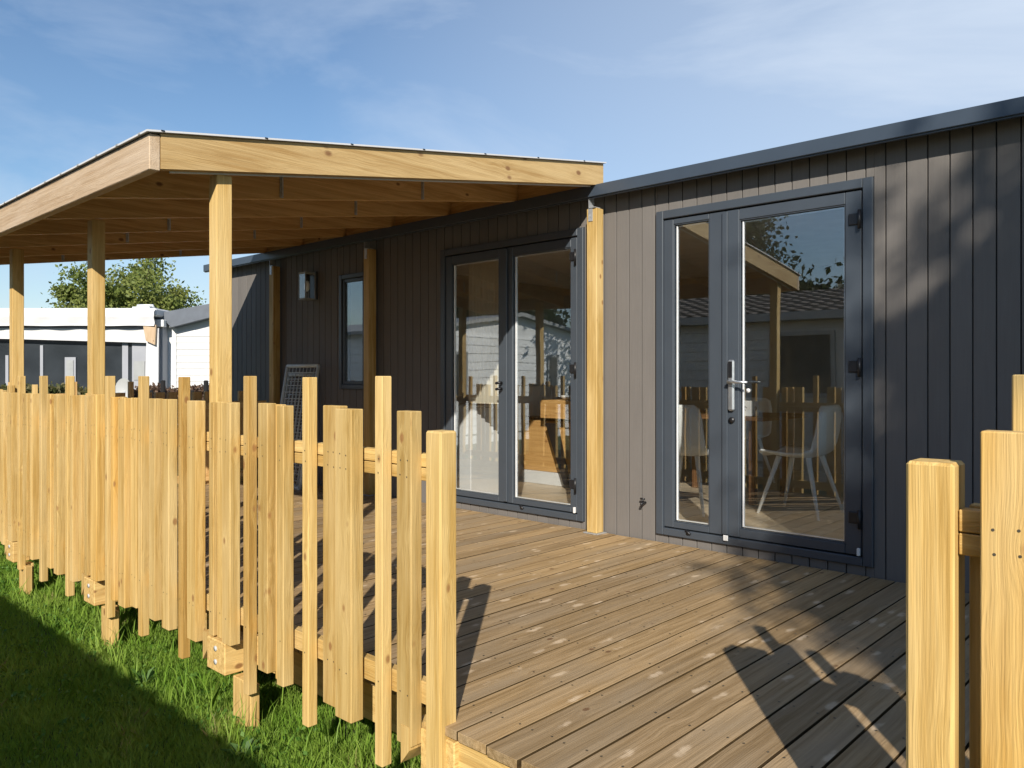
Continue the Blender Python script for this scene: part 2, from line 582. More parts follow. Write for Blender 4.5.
    def build(s, name, mat, parent=None, label=None, origin=None, mat2=None):
        me = bpy.data.meshes.new(name)
        o = bpy.data.objects.new(name, me)
        COL.objects.link(o)
        if parent is not None:
            o.parent = parent
            mi_ = inv_of(parent)
        elif origin is not None:
            o.location = origin
            mi_ = Matrix.Translation(-Vector(origin))
            ROOTS[o.name] = Matrix.Translation(Vector(origin))
        else:
            mi_ = Matrix.Identity(4)
        me.from_pydata([tuple(mi_ @ v) for v in s.v], [], s.f)
        at = me.attributes.new('wc', 'FLOAT_VECTOR', 'POINT')
        at.data.foreach_set('vector', np.array(s.wc, dtype=np.float32).ravel())
        ar = me.attributes.new('rn', 'FLOAT', 'POINT')
        ar.data.foreach_set('value', np.array(s.rn, dtype=np.float32))
        me.polygons.foreach_set('use_smooth', s.smooth)
        me.polygons.foreach_set('material_index', s.mi)
        bm = bmesh.new(); bm.from_mesh(me)
        bmesh.ops.recalc_face_normals(bm, faces=bm.faces)
        bm.to_mesh(me); bm.free()
        me.materials.append(mat)
        if mat2: me.materials.append(mat2)
        if label:
            o['label'] = label
        return o

def thing(name, label, cat, loc, rotz=0, group=None):
    o = bpy.data.objects.new(name, None)
    COL.objects.link(o)
    o.empty_display_size = .1
    o.location = loc; o.rotation_euler = (0, 0, rotz)
    o['label'] = label; o['category'] = cat
    if group: o['group'] = group
    ROOTS[o.name] = Matrix.Translation(Vector(loc)) @ Matrix.Rotation(rotz, 4, 'Z')
    return o

def tag(o, label, cat, group=None, kind=None):
    if kind:
        o['kind'] = kind
    if label: o['label'] = label
    if cat: o['category'] = cat
    if group: o['group'] = group
    return o

def np_mesh(name, verts, quads, rn, mat, parent=None, origin=None):
    me = bpy.data.meshes.new(name)
    v = np.asarray(verts, dtype=np.float64)
    if parent is not None:
        mi_ = np.array(inv_of(parent))
    elif origin is not None:
        mi_ = np.array(Matrix.Translation(-Vector(origin)))
    else:
        mi_ = np.eye(4)
    v = v @ mi_[:3, :3].T + mi_[:3, 3]
    k = quads.shape[1]
    me.vertices.add(len(v)); me.vertices.foreach_set('co', v.astype(np.float32).ravel())
    me.loops.add(quads.size); me.loops.foreach_set('vertex_index', quads.astype(np.int32).ravel())
    me.polygons.add(len(quads)); me.polygons.foreach_set('loop_start', np.arange(0, quads.size, k, dtype=np.int32))
    me.polygons.foreach_set('loop_total', np.full(len(quads), k, dtype=np.int32))
    ar = me.attributes.new('rn', 'FLOAT', 'POINT')
    ar.data.foreach_set('value', np.asarray(rn, dtype=np.float32))
    me.update(calc_edges=True)
    me.materials.append(mat)
    o = bpy.data.objects.new(name, me)
    COL.objects.link(o)
    if parent is not None: o.parent = parent
    elif origin is not None: o.location = origin
    return o

def leaves(centers, size, seed, flat=.0):
    """one rhombic leaf per centre"""
    g = np.random.default_rng(seed)
    n = len(centers)
    a = g.normal(size=(n, 3)); a /= np.linalg.norm(a, axis=1)[:, None]
    b_ = g.normal(size=(n, 3)); b_ -= (b_ * a).sum(1)[:, None] * a; b_ /= np.linalg.norm(b_, axis=1)[:, None]
    sz = size * g.uniform(.6, 1.35, size=(n, 1))
    c = np.asarray(centers)
    v = np.stack([c - a * sz * .6, c + b_ * sz * .34, c + a * sz * .6, c - b_ * sz * .34], 1).reshape(-1, 3)
    q = np.arange(4 * n).reshape(n, 4)
    return v, q

def bgp(lat, fwd):
    return (-SU * lat + CU * fwd, CU * lat + SU * fwd)     # -> U, W

GROUND = -.38

def tree(name, label, base, height, crown_c, crown_r, ncl, nleaf, lsize, mat, seed, group=None, clump=.45, limbs=7, hollow=.35, trunk_r=.16):
    g = np.random.default_rng(seed)
    t_ = thing(name, label, 'tree', base, group=group)
    base = Vector(base); cc = Vector(crown_c)
    tr_ = MB()
    top = Vector((cc.x, cc.y, cc.z + crown_r[2] * .3))
    pts = [base, base.lerp(top, .3) + Vector((g.normal() * .05, g.normal() * .05, 0)), base.lerp(top, .65) + Vector((g.normal() * .1, g.normal() * .1, 0)), top]
    tr_.tube(pts, [trunk_r, trunk_r * .8, trunk_r * .5, trunk_r * .15], 9)
    # clump centres in the ellipsoid, weighted outwards, uneven
    d = g.normal(size=(ncl, 3)); d /= np.linalg.norm(d, axis=1)[:, None]
    r_ = (hollow + (1 - hollow) * g.random(ncl) ** .55) * (1 + g.normal(0, .10, ncl))
    cl = np.array(cc) + d * r_[:, None] * np.array(crown_r)
    for i in range(limbs):
        j = i * (ncl // max(1, limbs))
        p0 = base.lerp(top, .38 + .5 * i / max(1, limbs))
        p1 = Vector(cl[j])
        mid = p0.lerp(p1, .5) + Vector((0, 0, .06 * crown_r[2]))
        tr_.tube([p0, mid, p1], [trunk_r * .35, trunk_r * .2, trunk_r * .06], 6)
    tr_.build('trunk', M['bark'], t_)
    k = g.integers(0, ncl, nleaf)
    cs = clump * (0.6 + .8 * g.random(ncl))
    c = cl[k] + g.normal(size=(nleaf, 3)) * (cs[k][:, None]) * np.array([1, 1, .7])
    v, q = leaves(c, lsize, seed + 1)
    rv = np.repeat(np.clip(g.random(ncl)[k] * .6 + g.random(nleaf) * .4, 0, 1), 4)
    np_mesh('crown', v, q, rv, mat, t_)
    return t_

# ------------------------------------------------------------------ ground
g_ = MB(); g_.add([(-900, -900, GROUND), (900, -900, GROUND), (900, 900, GROUND), (-900, 900, GROUND)], [(0, 1, 2, 3)])
o = g_.build('lawn', M['lawn']); o['kind'] = 'structure'
# grass blades
def grass(seed):
    g = np.random.default_rng(seed)
    P_ = []; H = []; Wd = []
    def zone(U0, U1, W0, W1, dens, h, wd):
        n = int((U1 - U0) * (W1 - W0) * dens)
        u = g.uniform(U0, U1, n); w_ = g.uniform(W0, W1, n)
        P_.append(np.stack([u, w_], 1)); H.append(h * g.uniform(.45, 1.25, n)); Wd.append(wd * g.uniform(.7, 1.3, n))
    zone(.3, 4.2, .55, 2.15, 19000, .046, .0030)
    zone(4.2, 8.0, .5, 2.1, 8500, .050, .0042)
    zone(8.0, 13, -1, 3.2, 1500, .07, .009)
    zone(1.2, 5, -.6, .55, 1800, .05, .005)
    zone(1.6, 3.4, 1.45, 1.9, 500, .13, .005)     # taller tufts the mower misses under the fence
    zone(3.4, 6.4, 1.45, 1.9, 350, .14, .006)
    p = np.concatenate(P_); h = np.concatenate(H); wd = np.concatenate(Wd)
    # keep only a ragged edge under the deck
    keep = ~((p[:, 1] > 1.95 + g.normal(0, .09, len(p))) & (p[:, 0] < 7.4))
    p, h, wd = p[keep], h[keep], wd[keep]
    patch = .5 + .5 * np.sin(p[:, 0] * 5.1 + np.sin(p[:, 1] * 7) * 1.3) * np.sin(p[:, 1] * 9.3 + 1.2 * np.sin(p[:, 0] * 3.1))
    h = h * (.75 + .5 * patch)
    n = len(p)
    a = g.uniform(0, 2 * np.pi, n); ln = g.uniform(.15, .8, n) * h; la = g.uniform(0, 2 * np.pi, n)
    x = -p[:, 0]; y = p[:, 1]
    dx, dy = np.cos(a) * wd / 2, np.sin(a) * wd / 2
    lx, ly = np.cos(la) * ln, np.sin(la) * ln
    z0 = np.full(n, GROUND)
    v = np.stack([
        np.stack([x - dx, y - dy, z0], 1), np.stack([x + dx, y + dy, z0], 1),
        np.stack([x + dx * .7 + lx * .35, y + dy * .7 + ly * .35, z0 + h * .62], 1),
        np.stack([x + lx, y + ly, z0 + h], 1),
        np.stack([x - dx * .7 + lx * .35, y - dy * .7 + ly * .35, z0 + h * .62], 1)], 1).reshape(-1, 3)
    q = np.arange(5 * n).reshape(n, 5)
    rn_ = np.repeat(np.clip(.55 * patch + .5 * g.random(n), 0, 1), 5)
    return v, q, rn_
_r = [n_ for n_ in M['grass'].node_tree.nodes if n_.type == 'VALTORGB'][0].color_ramp
_e = _r.elements.new(.955); _e.color = (.31, .44, .075, 1)
_r.elements[2].color = (.50, .42, .20, 1)
v, q, rr = grass(3)
o = np_mesh('grass', v, q, rr, M['grass'])
tag(o, 'short green lawn grass with taller tufts along the foot of the picket fence', 'grass', kind='stuff')

g2 = np.random.default_rng(77)
nc_ = 260
cu_ = g2.uniform(.9, 7.5, nc_); cw_ = g2.uniform(.6, 1.75, nc_)
cp = np.repeat(np.stack([-cu_, cw_, np.full(nc_, GROUND + .035)], 1), 14, 0) + g2.normal(size=(nc_ * 14, 3)) * np.array([.035, .035, .010])
v, q = leaves(cp, .020, 78)
o = np_mesh('clover', v, q, np.repeat(g2.random(len(cp)), 4), M['clover'])
tag(o, 'clover and small leafy patches scattered through the lawn', 'clover', kind='stuff')
# broad leaved weed by the fence foot
def weed(U, W, seed, label, s=1.0, n=16):
    g = random.Random(seed)
    mb = MB()
    for k in range(n):
        a = 2 * math.pi * k / n * 1.618 + g.random(); l = g.uniform(.05, .11) * s; up = g.uniform(.02, .11) * s
        d = Vector((math.cos(a), math.sin(a), 0)); sd = Vector((-d.y, d.x, 0)) * g.uniform(.012, .022) * s
        b0 = P(U, W, GROUND)
        mb.add([b0, b0 + d * l * .5 + sd + Vector((0, 0, up * .8)), b0 + d * l + Vector((0, 0, up)), b0 + d * l * .5 - sd + Vector((0, 0, up * .8))], [(0, 1, 2, 3)])
    o = mb.build('weed', M['weeds'], origin=P(U, W, GROUND))
    tag(o, label, 'weed', 'weeds at the foot of the fence')
weed(2.12, 1.50, 1, 'broad leaved weed growing nearest the end post of the fence', 1.1, 20)
weed(2.75, 1.47, 2, 'small leafy weed under the fence beside the support stake', .8)
weed(3.72, 1.50, 3, 'low leafy weed under the fence pickets between two canopy posts', .8)

# ------------------------------------------------------------------ deck
deck = thing('wooden_deck', 'timber terrace deck of weathered boards in front of the dark cabin', 'deck', P(3.0, 2.9, 0))
mb = MB()
pitch = .1245
U = 1.7188 - pitch * 26
i = 0
gg = random.Random(11)
while U < 7.42:
    u0, u1 = U + .0045, U + pitch - .0045
    mid = (u0 + u1) / 2
    w0 = (1.595 if .45 < mid < 1.80 else 1.682) + gg.uniform(-.004, .006)
    nf = len(mb.f)
    mb.ub(u0, u1, w0, 4.305, -.027, gg.uniform(-.0012, .0012), .0008)
    mb.mi[nf] = mb.mi[nf + 3] = 2          # darker wood on the groove sides, so the seams show
    for k in range(8):
        ws = 1.76 + k * .345
        for du in (.022, pitch - .027):
            mb.disc(P(U + du + gg.uniform(-.003, .003), ws + gg.uniform(-.006, .006), .0021), (0, 0, 1), .0042)
    U += pitch; i += 1
dk = mb.build('decking', M['deck'], deck, mat2=M['screw'])
dk.data.materials.append(M['groove'])
mb = MB()
mb.ub(.40, 1.80, 1.618, 1.655, -.16, -.031, .002)
mb.ub(1.83, 7.40, 1.70, 1.735, -.165, -.031, .002)
mb.ub(-1.5, .385, 1.70, 1.735, -.165, -.031, .002)
mb.build('rim_joist', M['deck_edge'], deck)
mb = MB()
for k in range(22):
    u = -1.4 + k * .41
    mb.ub(u, u + .045, 1.74, 4.27, -.17, -.032)
mb.build('joists', M['batten_dark'], deck)  # joists coloured near black to keep the board gaps dark
mb = MB()
mb.ub(-1.5, 7.4, 2.6, 2.66, GROUND, -.19); mb.ub(-1.5, 7.4, 3.95, 4.0, GROUND, -.19)
mb.build('ground_bearer', M['rafter'], deck)
mb = MB()
mb.ub(.62, 1.70, 1.625, 1.65, -.33, -.172, .002)
mb.build('lower_board', M['deck_edge'], deck)
for u in (3.060, 4.495, 5.93, 1.735):
    w0 = 1.556 if u > 2 else 1.60
    mb = MB(); mb.ub(u, u + .155, w0, 1.695, -.172, -.040, .004, axis=1)
    jo = mb.build('joist_end', M['deck_edge'], deck)
    for hh in (-.075, -.130):
        mb = MB(); mb.tube([P(u + .075, w0 - .005, hh), P(u + .075, w0 + .002, hh)], .011, 12); mb.build('bolt', M['dish'], jo)
    mb = MB(); mb.ub(u - .155, u - .085, w0 + .03, w0 + .07, GROUND - .02, -.178, .003); mb.ub(u - .08, u + .0, w0 + .035, w0 + .10, GROUND - .02, -.176, .003)
    mb.build('support_stake', M['deck_edge'], deck)
    mb = MB(); mb.prism([P(u + .16, 1.56, -.03), P(u + .20, 1.56, -.03), P(u + .20, 1.56, -.15), P(u + .16, 1.56, -.10)], (0, .12, 0))
    mb.build('bracket_board', M['deck_edge'], deck)

# ------------------------------------------------------------------ picket fences
def pickets(parent, lst):
    for (u0, u1, wf, dp, hb, ht) in lst:
        mb = MB(); j = rnd.uniform(-.004, .004)
        if abs(u1 - u0) > .042: u0 += .003; u1 -= .003
        mb.ub(u0, u1, wf, wf + dp, hb + j, ht + rnd.uniform(-.003, .003), .0025, axis=2)
        um = (u0 + u1) / 2
        for hh in (.787, .742, .068):
            if ht > hh + .03 and hb < hh - .03:
                for du in ((-.018, .018) if abs(u1 - u0) > .07 else (0,)):
                    mb.disc(P(um + du + rnd.uniform(-.003, .003), wf - .0009, hh + rnd.uniform(-.006, .006)), (0, -1, 0), .0028)
        mb.build('picket', M['pine'], parent, mat2=M['screw'])

T = lambda c: (c - .0195, c + .0195, 1.56, .039, -.20, 1.048)
def Sx(u0, u1, wf=1.56, dp=.042, hb=-.09, ht=.943): return (u0, u1, wf, dp, hb, ht)
left = [Sx(1.885, 1.962, 1.562, .044), T(2.048),
        Sx(2.165, 2.262, 1.540, .050), Sx(2.270, 2.374, 1.566, .036, -.085, .946), T(2.473),
        Sx(2.600, 2.652, 1.55, .045), Sx(2.662, 2.712, 1.580, .022, -.098, .943), Sx(2.722, 2.797, 1.555, .04, -.075, .945), T(2.897),
        Sx(3.010, 3.085, 1.555, .045, -.037, .942), Sx(3.095, 3.150, 1.567, .034, -.03, .943), Sx(3.16, 3.20, 1.557, .04, -.03, .942),
        Sx(3.302, 3.392, 1.55, .045), T(3.478),
        Sx(3.575, 3.655, 1.553, .042, -.10), Sx(3.665, 3.715, 1.578, .024, -.085), Sx(3.728, 3.800, 1.555, .042, -.09), T(3.915),
        Sx(3.985, 4.062, 1.572, .030, -.09), Sx(4.068, 4.160, 1.55, .045, -.095), Sx(4.170, 4.215, 1.578, .024), Sx(4.225, 4.275, 1.557, .042), T(4.337),
        Sx(4.445, 4.535, 1.55, .045, -.035, .955), Sx(4.545, 4.585, 1.578, .024, -.035), Sx(4.60, 4.645, 1.557, .04, -.03),
        Sx(4.740, 4.792, 1.574, .028, -.085), Sx(4.796, 4.850, 1.55, .045, -.10), T(4.935),
        Sx(5.045, 5.120, 1.55, .045, -.10), Sx(5.13, 5.18, 1.578, .024), Sx(5.195, 5.270, 1.557, .042), T(5.395),
        Sx(5.515, 5.565, 1.55, .045), Sx(5.575, 5.625, 1.578, .024, -.09, .995), Sx(5.64, 5.735, 1.557, .042), T(5.835),
        Sx(5.93, 6.03, 1.55, .045, -.035), Sx(6.04, 6.10, 1.565, .034, -.035, .99), Sx(6.13, 6.20, 1.555, .04), Sx(6.235, 6.295, 1.572, .03, -.09, .955), Sx(6.30, 6.36, 1.55, .045, -.09, .955)]
for k in range(2):
    b0 = 6.46 + k * .46
    left += [T(b0), Sx(b0 + .10, b0 + .18, 1.553), Sx(b0 + .19, b0 + .24, 1.578, .024), Sx(b0 + .25, b0 + .33, 1.556)]
left.append(T(7.37))
fence = thing('picket_fence', 'long pine picket fence with uneven tall and short pickets left of the deck opening', 'fence', P(4.6, 1.6, GROUND), group='pine picket fences round the deck')
pickets(fence, left)
mb = MB(); mb.ub(1.772, 1.842, 1.578, 1.648, -.21, .884, .006, axis=2)
mb.build('post', M['pine'], fence)
segs = [(1.844, 3.213), (3.287, 4.653), (4.727, 6.108), (6.182, 7.40)]
for (a_, b_) in segs:
    for (h0, h1) in ((.768, .808), (.726, .765), (.035, .105)):
        mb = MB(); mb.ub(a_, b_, 1.604, 1.640, h0, h1, .002)
        mb.build('rail', M['pine'], fence)

rfence = thing('picket_fence', 'short pine picket fence at the right edge, starting with a low chamfered post', 'fence', P(-.2, 1.6, GROUND), group='pine picket fences round the deck')
mb = MB(); mb.ub(.396, .478, 1.582, 1.662, -.21, .892, .006, axis=2); mb.build('post', M['pine'], rfence)
right = [Sx(.268, .352, 1.556, .045, -.09, .955), (.2895, .329, 1.697, .039, .0, 1.052), (.335, .394, 1.664, .028, -.02, .812), Sx(.175, .258, 1.562, .04), (.118, .158, 1.56, .039, -.2, 1.05),
         T(.030), Sx(-.075, -.005, 1.556, .045), Sx(-.085, -.16, 1.56, .03), T(-.24), Sx(-.41, -.29, 1.55, .045), T(-.50), Sx(-.68, -.56, 1.55, .045), T(-.76),
         Sx(-.92, -.82, 1.55, .045), T(-1.0), Sx(-1.2, -1.06, 1.55, .045), T(-1.28), Sx(-1.45, -1.33, 1.55, .045)]
pickets(rfence, right)
for (h0, h1) in ((.768, .808), (.726, .765), (.035, .105)):
    mb = MB(); mb.ub(.394, -1.5, 1.604, 1.640, h0, h1, .002)
    mb.build('rail', M['pine'], rfence)
mb = MB(); mb.ub(-1.32, -1.39, 1.645, 1.715, -.2, .9, .005); mb.build('post', M['pine'], rfence)

efence = thing('picket_fence', 'shaded picket fence closing the far end of the deck between canopy post and cabin', 'fence', P(7.4, 2.9, 0), group='pine picket fences round the deck')
for k in range(20):
    w_ = 1.80 + k * .118
    tall = k % 4 == 1
    mb = MB(); wd = .04 if tall else .085
    mb.ub(7.41, 7.45, w_, w_ + wd, -.15, 1.0 if tall else .90, .002, axis=2)
    mb.build('picket', M['rafter'], efence)
for h0 in (.04, .73):
    mb = MB(); mb.ub(7.37, 7.407, 1.70, 4.2, h0, h0 + .07, .002); mb.build('rail', M['rafter'], efence)

# ------------------------------------------------------------------ canopy (lean-to roof over the deck)
can = thing('deck_canopy', 'timber lean-to canopy with pine posts over the deck against the cabin', 'canopy', P(5.3, 2.9, 0))
SL = .1537
hb = lambda W: 1.865 + SL * (W - 1.30)
def sloped(mb, u0, u1, w0, w1, drop0, drop1):
    """bar between U u0..u1 following the roof slope from w0 to w1; drop measured from hb"""
    mb.prism([P(u0, w0, hb(w0) + drop0), P(u0, w1, hb(w1) + drop0), P(u0, w1, hb(w1) + drop1), P(u0, w0, hb(w0) + drop1)], (-(u1 - u0), 0, 0), axis=1)
mb = MB(); sloped(mb, 3.17, 3.213, 1.345, 4.27, 0, .140); mb.build('front_fascia', M['fascia'], can)
mb = MB(); mb.ub(3.170, 7.44, 1.30, 1.343, 1.862, 2.004, .003); mb.build('side_fascia', M['weathered'], can, label='greyed outer fascia board')
for u, wp, hp in ((3.216, 1.60, 0), (4.656, 1.60, 0), (6.111, 1.60, 0), (7.37, 1.655, 0)):
    mb = MB(); mb.ub(u, u + .070, wp, wp + .07, -.17 if u < 7 else -.03, hb(wp) - .002, .003, axis=2); mb.build('post', M['pine'], can)
mb = MB(); mb.prism([P(3.216, 4.225, hb(4.225) - .003), P(3.216, 4.262, hb(4.262) - .003), P(3.216, 4.262, hb(4.262) + .128), P(3.216, 4.225, hb(4.225) + .128)], (-4.20, 0, 0)); mb.build('wall_plate', M['rafter'], can)
for k, u in enumerate((3.90, 4.62, 5.32, 6.02, 6.72, 7.395)):
    mb = MB(); sloped(mb, u, u + .043, 1.345, 4.223, .0 if u < 7 else 0, .130); ra = mb.build('rafter', M['rafter'], can)
    for wv in (2.30, 3.31):
        mb = MB(); mb.prism([P(u - .002, wv, hb(wv) + .008), P(u - .002, wv + .022, hb(wv) + .008), P(u - .002, wv + .022, hb(wv) + .125), P(u - .002, wv, hb(wv) + .125)], (.0019, 0, 0))
        mb.prism([P(u - .012, wv + .008, hb(wv) + .01), P(u - .012, wv + .012, hb(wv) + .01), P(u - .012, wv + .012, hb(wv) + .12), P(u - .012, wv + .008, hb(wv) + .12)], (-.0101, 0, 0))
        mb.build('bracket', M['galv'], ra)
# roof sheet: slab with its pale edge a touch over the fascia
mb = MB()
z0, z1 = .1425, .1500
mb.prism([P(3.155, 1.285, hb(1.285) + z0), P(3.155, 4.285, hb(4.285) + z0), P(3.155, 4.285, hb(4.285) + z1), P(3.155, 1.285, hb(1.285) + z1)], (-4.31, 0, 0))
mb.build('roof_sheet', M['canvas'], can)
for k in range(20):
    wv = 1.35 + k * .1445
    mb = MB(); mb.prism([P(3.222, wv, hb(wv) + .1305), P(3.222, wv + .141, hb(wv + .141) + .1305), P(3.222, wv + .141, hb(wv + .141) + .1415), P(3.222, wv, hb(wv) + .1415)], (-4.17, 0, 0), axis=0); mb.build('ceiling_board', M['rafter'], can)
for k in range(7):
    wv = 1.34 + k * .45
    mb = MB(); mb.box((-3.175, wv, hb(wv) + z1 - .004), (-3.153, wv + .014, hb(wv) + z1 + .0012)); mb.build('sheet_clip', M['black'], can)
for k in range(19):
    u = 3.22 + k * .228
    mb = MB(); mb.ub(u, u + .02, 1.2835, 1.30, hb(1.285) + z1 - .007, hb(1.285) + z1 + .001); mb.build('sheet_clip', M['grey'], can)
# thin pale profile behind the front fascia
mb = MB(); sloped(mb, 3.214, 3.222, 1.40, 4.25, -.007, .004); mb.build('edge_profile', M['white'], can)
# aluminium beam at the cabin side, posts and brackets
mb = MB(); mb.ub(3.23, 7.43, 4.228, 4.258, hb(4.24) - .022, hb(4.24) - .006, .002); mb.build('wall_beam', M['grey'], can)
for u in (3.185, 5.665, 7.265):
    mb = MB(); mb.ub(u, u + .082, 4.215, 4.292, .008, 2.165, .003, axis=2); po = mb.build('post', M['pine'], can)
    mb = MB()
    mb.ub(u + .055, u + .059, 4.205, 4.262, 2.168, hb(4.24) - .002)
    mb.ub(u + .004, u + .059, 4.205, 4.262, 2.166, 2.171)
    mb.ub(u + .030, u + .065, 4.2105, 4.2145, 2.08, 2.171)
    mb.build('steel_bracket', M['galv'], po)
    mb = MB(); mb.ub(u - .02, u + .10, 4.20, 4.30, .0015, .007); mb.build('base_plate', M['galv'], po)

# ------------------------------------------------------------------ cabin
WW = 4.32
home = thing('holiday_cabin', 'dark board clad holiday cabin with two glazed double doors opening on the deck', 'cabin', P(3.6, 6.3, GROUND))
UL, UR, WB = 8.72, -1.3, 8.3
RD = (1.457, 2.780, .050, 2.090)
LD = (3.365, 4.830, .050, 2.070)
WN = (5.825, 6.245, .930, 1.990)
WFILL = (-1.20, .66, .100, 2.050)  # front window outside the view, added to light the chairs
openings = [RD, LD, WN, WFILL]
mb = MB()
u = .7997 - .1 * 20
while u < UL:
    u0, u1 = u + .003, min(u + .097, UL - .01)
    cuts = [o_ for o_ in openings if o_[0] - .0 < u1 and o_[1] > u0]
    if not cuts:
        mb.ub(u0, u1, WW, WW + .014, -.06, 2.26, .002, axis=2)
    else:
        c_ = cuts[0]; q = rnd.random()
        parts = []
        # split the board where it runs past a frame edge
        xs = sorted({u0, u1} | {x for x in (c_[0], c_[1]) if u0 < x < u1})
        for a_, b_ in zip(xs, xs[1:]):
            if b_ - a_ < .004: continue
            if a_ >= c_[0] - 1e-6 and b_ <= c_[1] + 1e-6:
                mb.ub(a_, b_, WW, WW + .014, -.06, c_[2] - .002, .0015, axis=2, rn=q)
                mb.ub(a_, b_, WW, WW + .014, c_[3] + .002, 2.26, .0015, axis=2, rn=q)
            else:
                mb.ub(a_, b_, WW, WW + .014, -.06, 2.26, .002, axis=2, rn=q)
    u += .1
mb.build('wall', M['clad'], home, label='dark grey vertical board cladding')
# backing wall with openings
mb = MB()
ed = sorted([UR, UL] + [x for o_ in openings for x in (o_[0] + .02, o_[1] - .02)])
for a_, b_ in zip(ed, ed[1:]):
    c_ = [o_ for o_ in openings if a_ >= o_[0] and b_ <= o_[1]]
    if c_:
        mb.ub(a_, b_, WW + .016, WW + .10, -.06, c_[0][2] + .01); mb.ub(a_, b_, WW + .016, WW + .10, c_[0][3] - .02, 2.27)
    else:
        mb.ub(a_, b_, WW + .016, WW + .10, -.06, 2.27)
mb.build('wall_core', M['batten_dark'], home)
mb = MB()
mb.ub(UL - .02, UL + .01, WW, WB, -.06, 2.30); mb.ub(UR, UR - .03, WW, 4.9, -.06, 2.30); mb.ub(UR, UR - .03, 7.6, WB, -.06, 2.30); mb.ub(UR, UR - .03, 4.9, 7.6, -.06, .35); mb.ub(UR, UR - .03, 4.9, 7.6, 2.05, 2.30); mb.ub(.6, 5.05, WB, WB + .03, -.06, 2.36); mb.ub(6.5, UL, WB, WB + .03, -.06, 2.36); mb.ub(5.05, 6.5, WB, WB + .03, -.06, .8); mb.ub(5.05, 6.5, WB, WB + .03, 2.05, 2.36); mb.ub(UR, .6, WB, WB + .03, -.06, .3); mb.ub(UR, .6, WB, WB + .03, 2.1, 2.36)
mb.build('outer_wall', M['clad'], home)
mb = MB()
mb.ub(UL - .05, UL - .03, WW + .11, WB - .05, .0, 2.2);  mb.ub(.6, 5.05, WB - .04, WB - .02, 0, 2.2); mb.ub(6.5, UL - .03, WB - .04, WB - .02, 0, 2.2)
e2 = sorted([UR + .03, UL - .03] + [x for o_ in openings for x in (o_[0] + .02, o_[1] - .02)])
for a_, b_ in zip(e2, e2[1:]):
    c_ = [o_ for o_ in openings if a_ >= o_[0] and b_ <= o_[1]]
    if c_:
        if c_[0][2] > .2: mb.ub(a_, b_, WW + .102, WW + .112, 0.04, c_[0][2] + .01)
        mb.ub(a_, b_, WW + .102, WW + .112, c_[0][3] - .02, 2.2)
    else:
        mb.ub(a_, b_, WW + .102, WW + .112, 0.04, 2.2)
mb.ub(6.62, 6.66, WW + .115, WB - .05, .04, 2.2)
mb.build('inner_wall', M['interior'], home)
mb = MB(); mb.ub(UR, UL, WW + .105, WB - .02, 2.20, 2.24); mb.build('ceiling', M['ceiling'], home)
mb = MB()
for k in range(28):
    mb.ub(UR + .04, UL - .04, WW + .02 + k * .142, WW + .02 + k * .142 + .141, .0, .040, .0006)
mb.build('floor', M['floor_wood'], home)
mb = MB(); mb.ub(UR, UL, WW + .01, WB, -.30, -.065); mb.build('chassis_skirt', M['batten_dark'], home)
mb = MB()
mb.prism([P(UL + .01, 4.20, 2.292), P(UL + .01, 4.20, 2.305), P(UL + .01, 6.3, 2.42), P(UL + .01, 8.45, 2.31), P(UL + .01, 8.45, 2.29)], (UL - UR + .2, 0, 0))
mb.build('roof', M['dark_roof'], home)
mb = MB()
mb.ub(UR - .06, UL + .02, 4.188, 4.212, 2.236, 2.312, .003)
mb.ub(UR - .05, UL + .015, 4.20, 4.222, 2.228, 2.240, .001)
mb.build('eave_trim', M['trim'], home)
mb = MB(); mb.ub(UR - .05, UL, 4.214, WW + .012, 2.262, 2.285); mb.build('soffit', M['batten_dark'], home)

def bar_frame(mb, u0, u1, h0, h1, w0, w1, t, tb=None, c=.004):
    tb = tb or t
    mb.ub(u0, u0 + t, w0, w1, h0, h1, c); mb.ub(u1 - t, u1, w0, w1, h0, h1, c)
    mb.ub(u0 + t + .0004, u1 - t - .0004, w0, w1, h0, h0 + tb, c); mb.ub(u0 + t + .0004, u1 - t - .0004, w0, w1, h1 - t, h1, c)

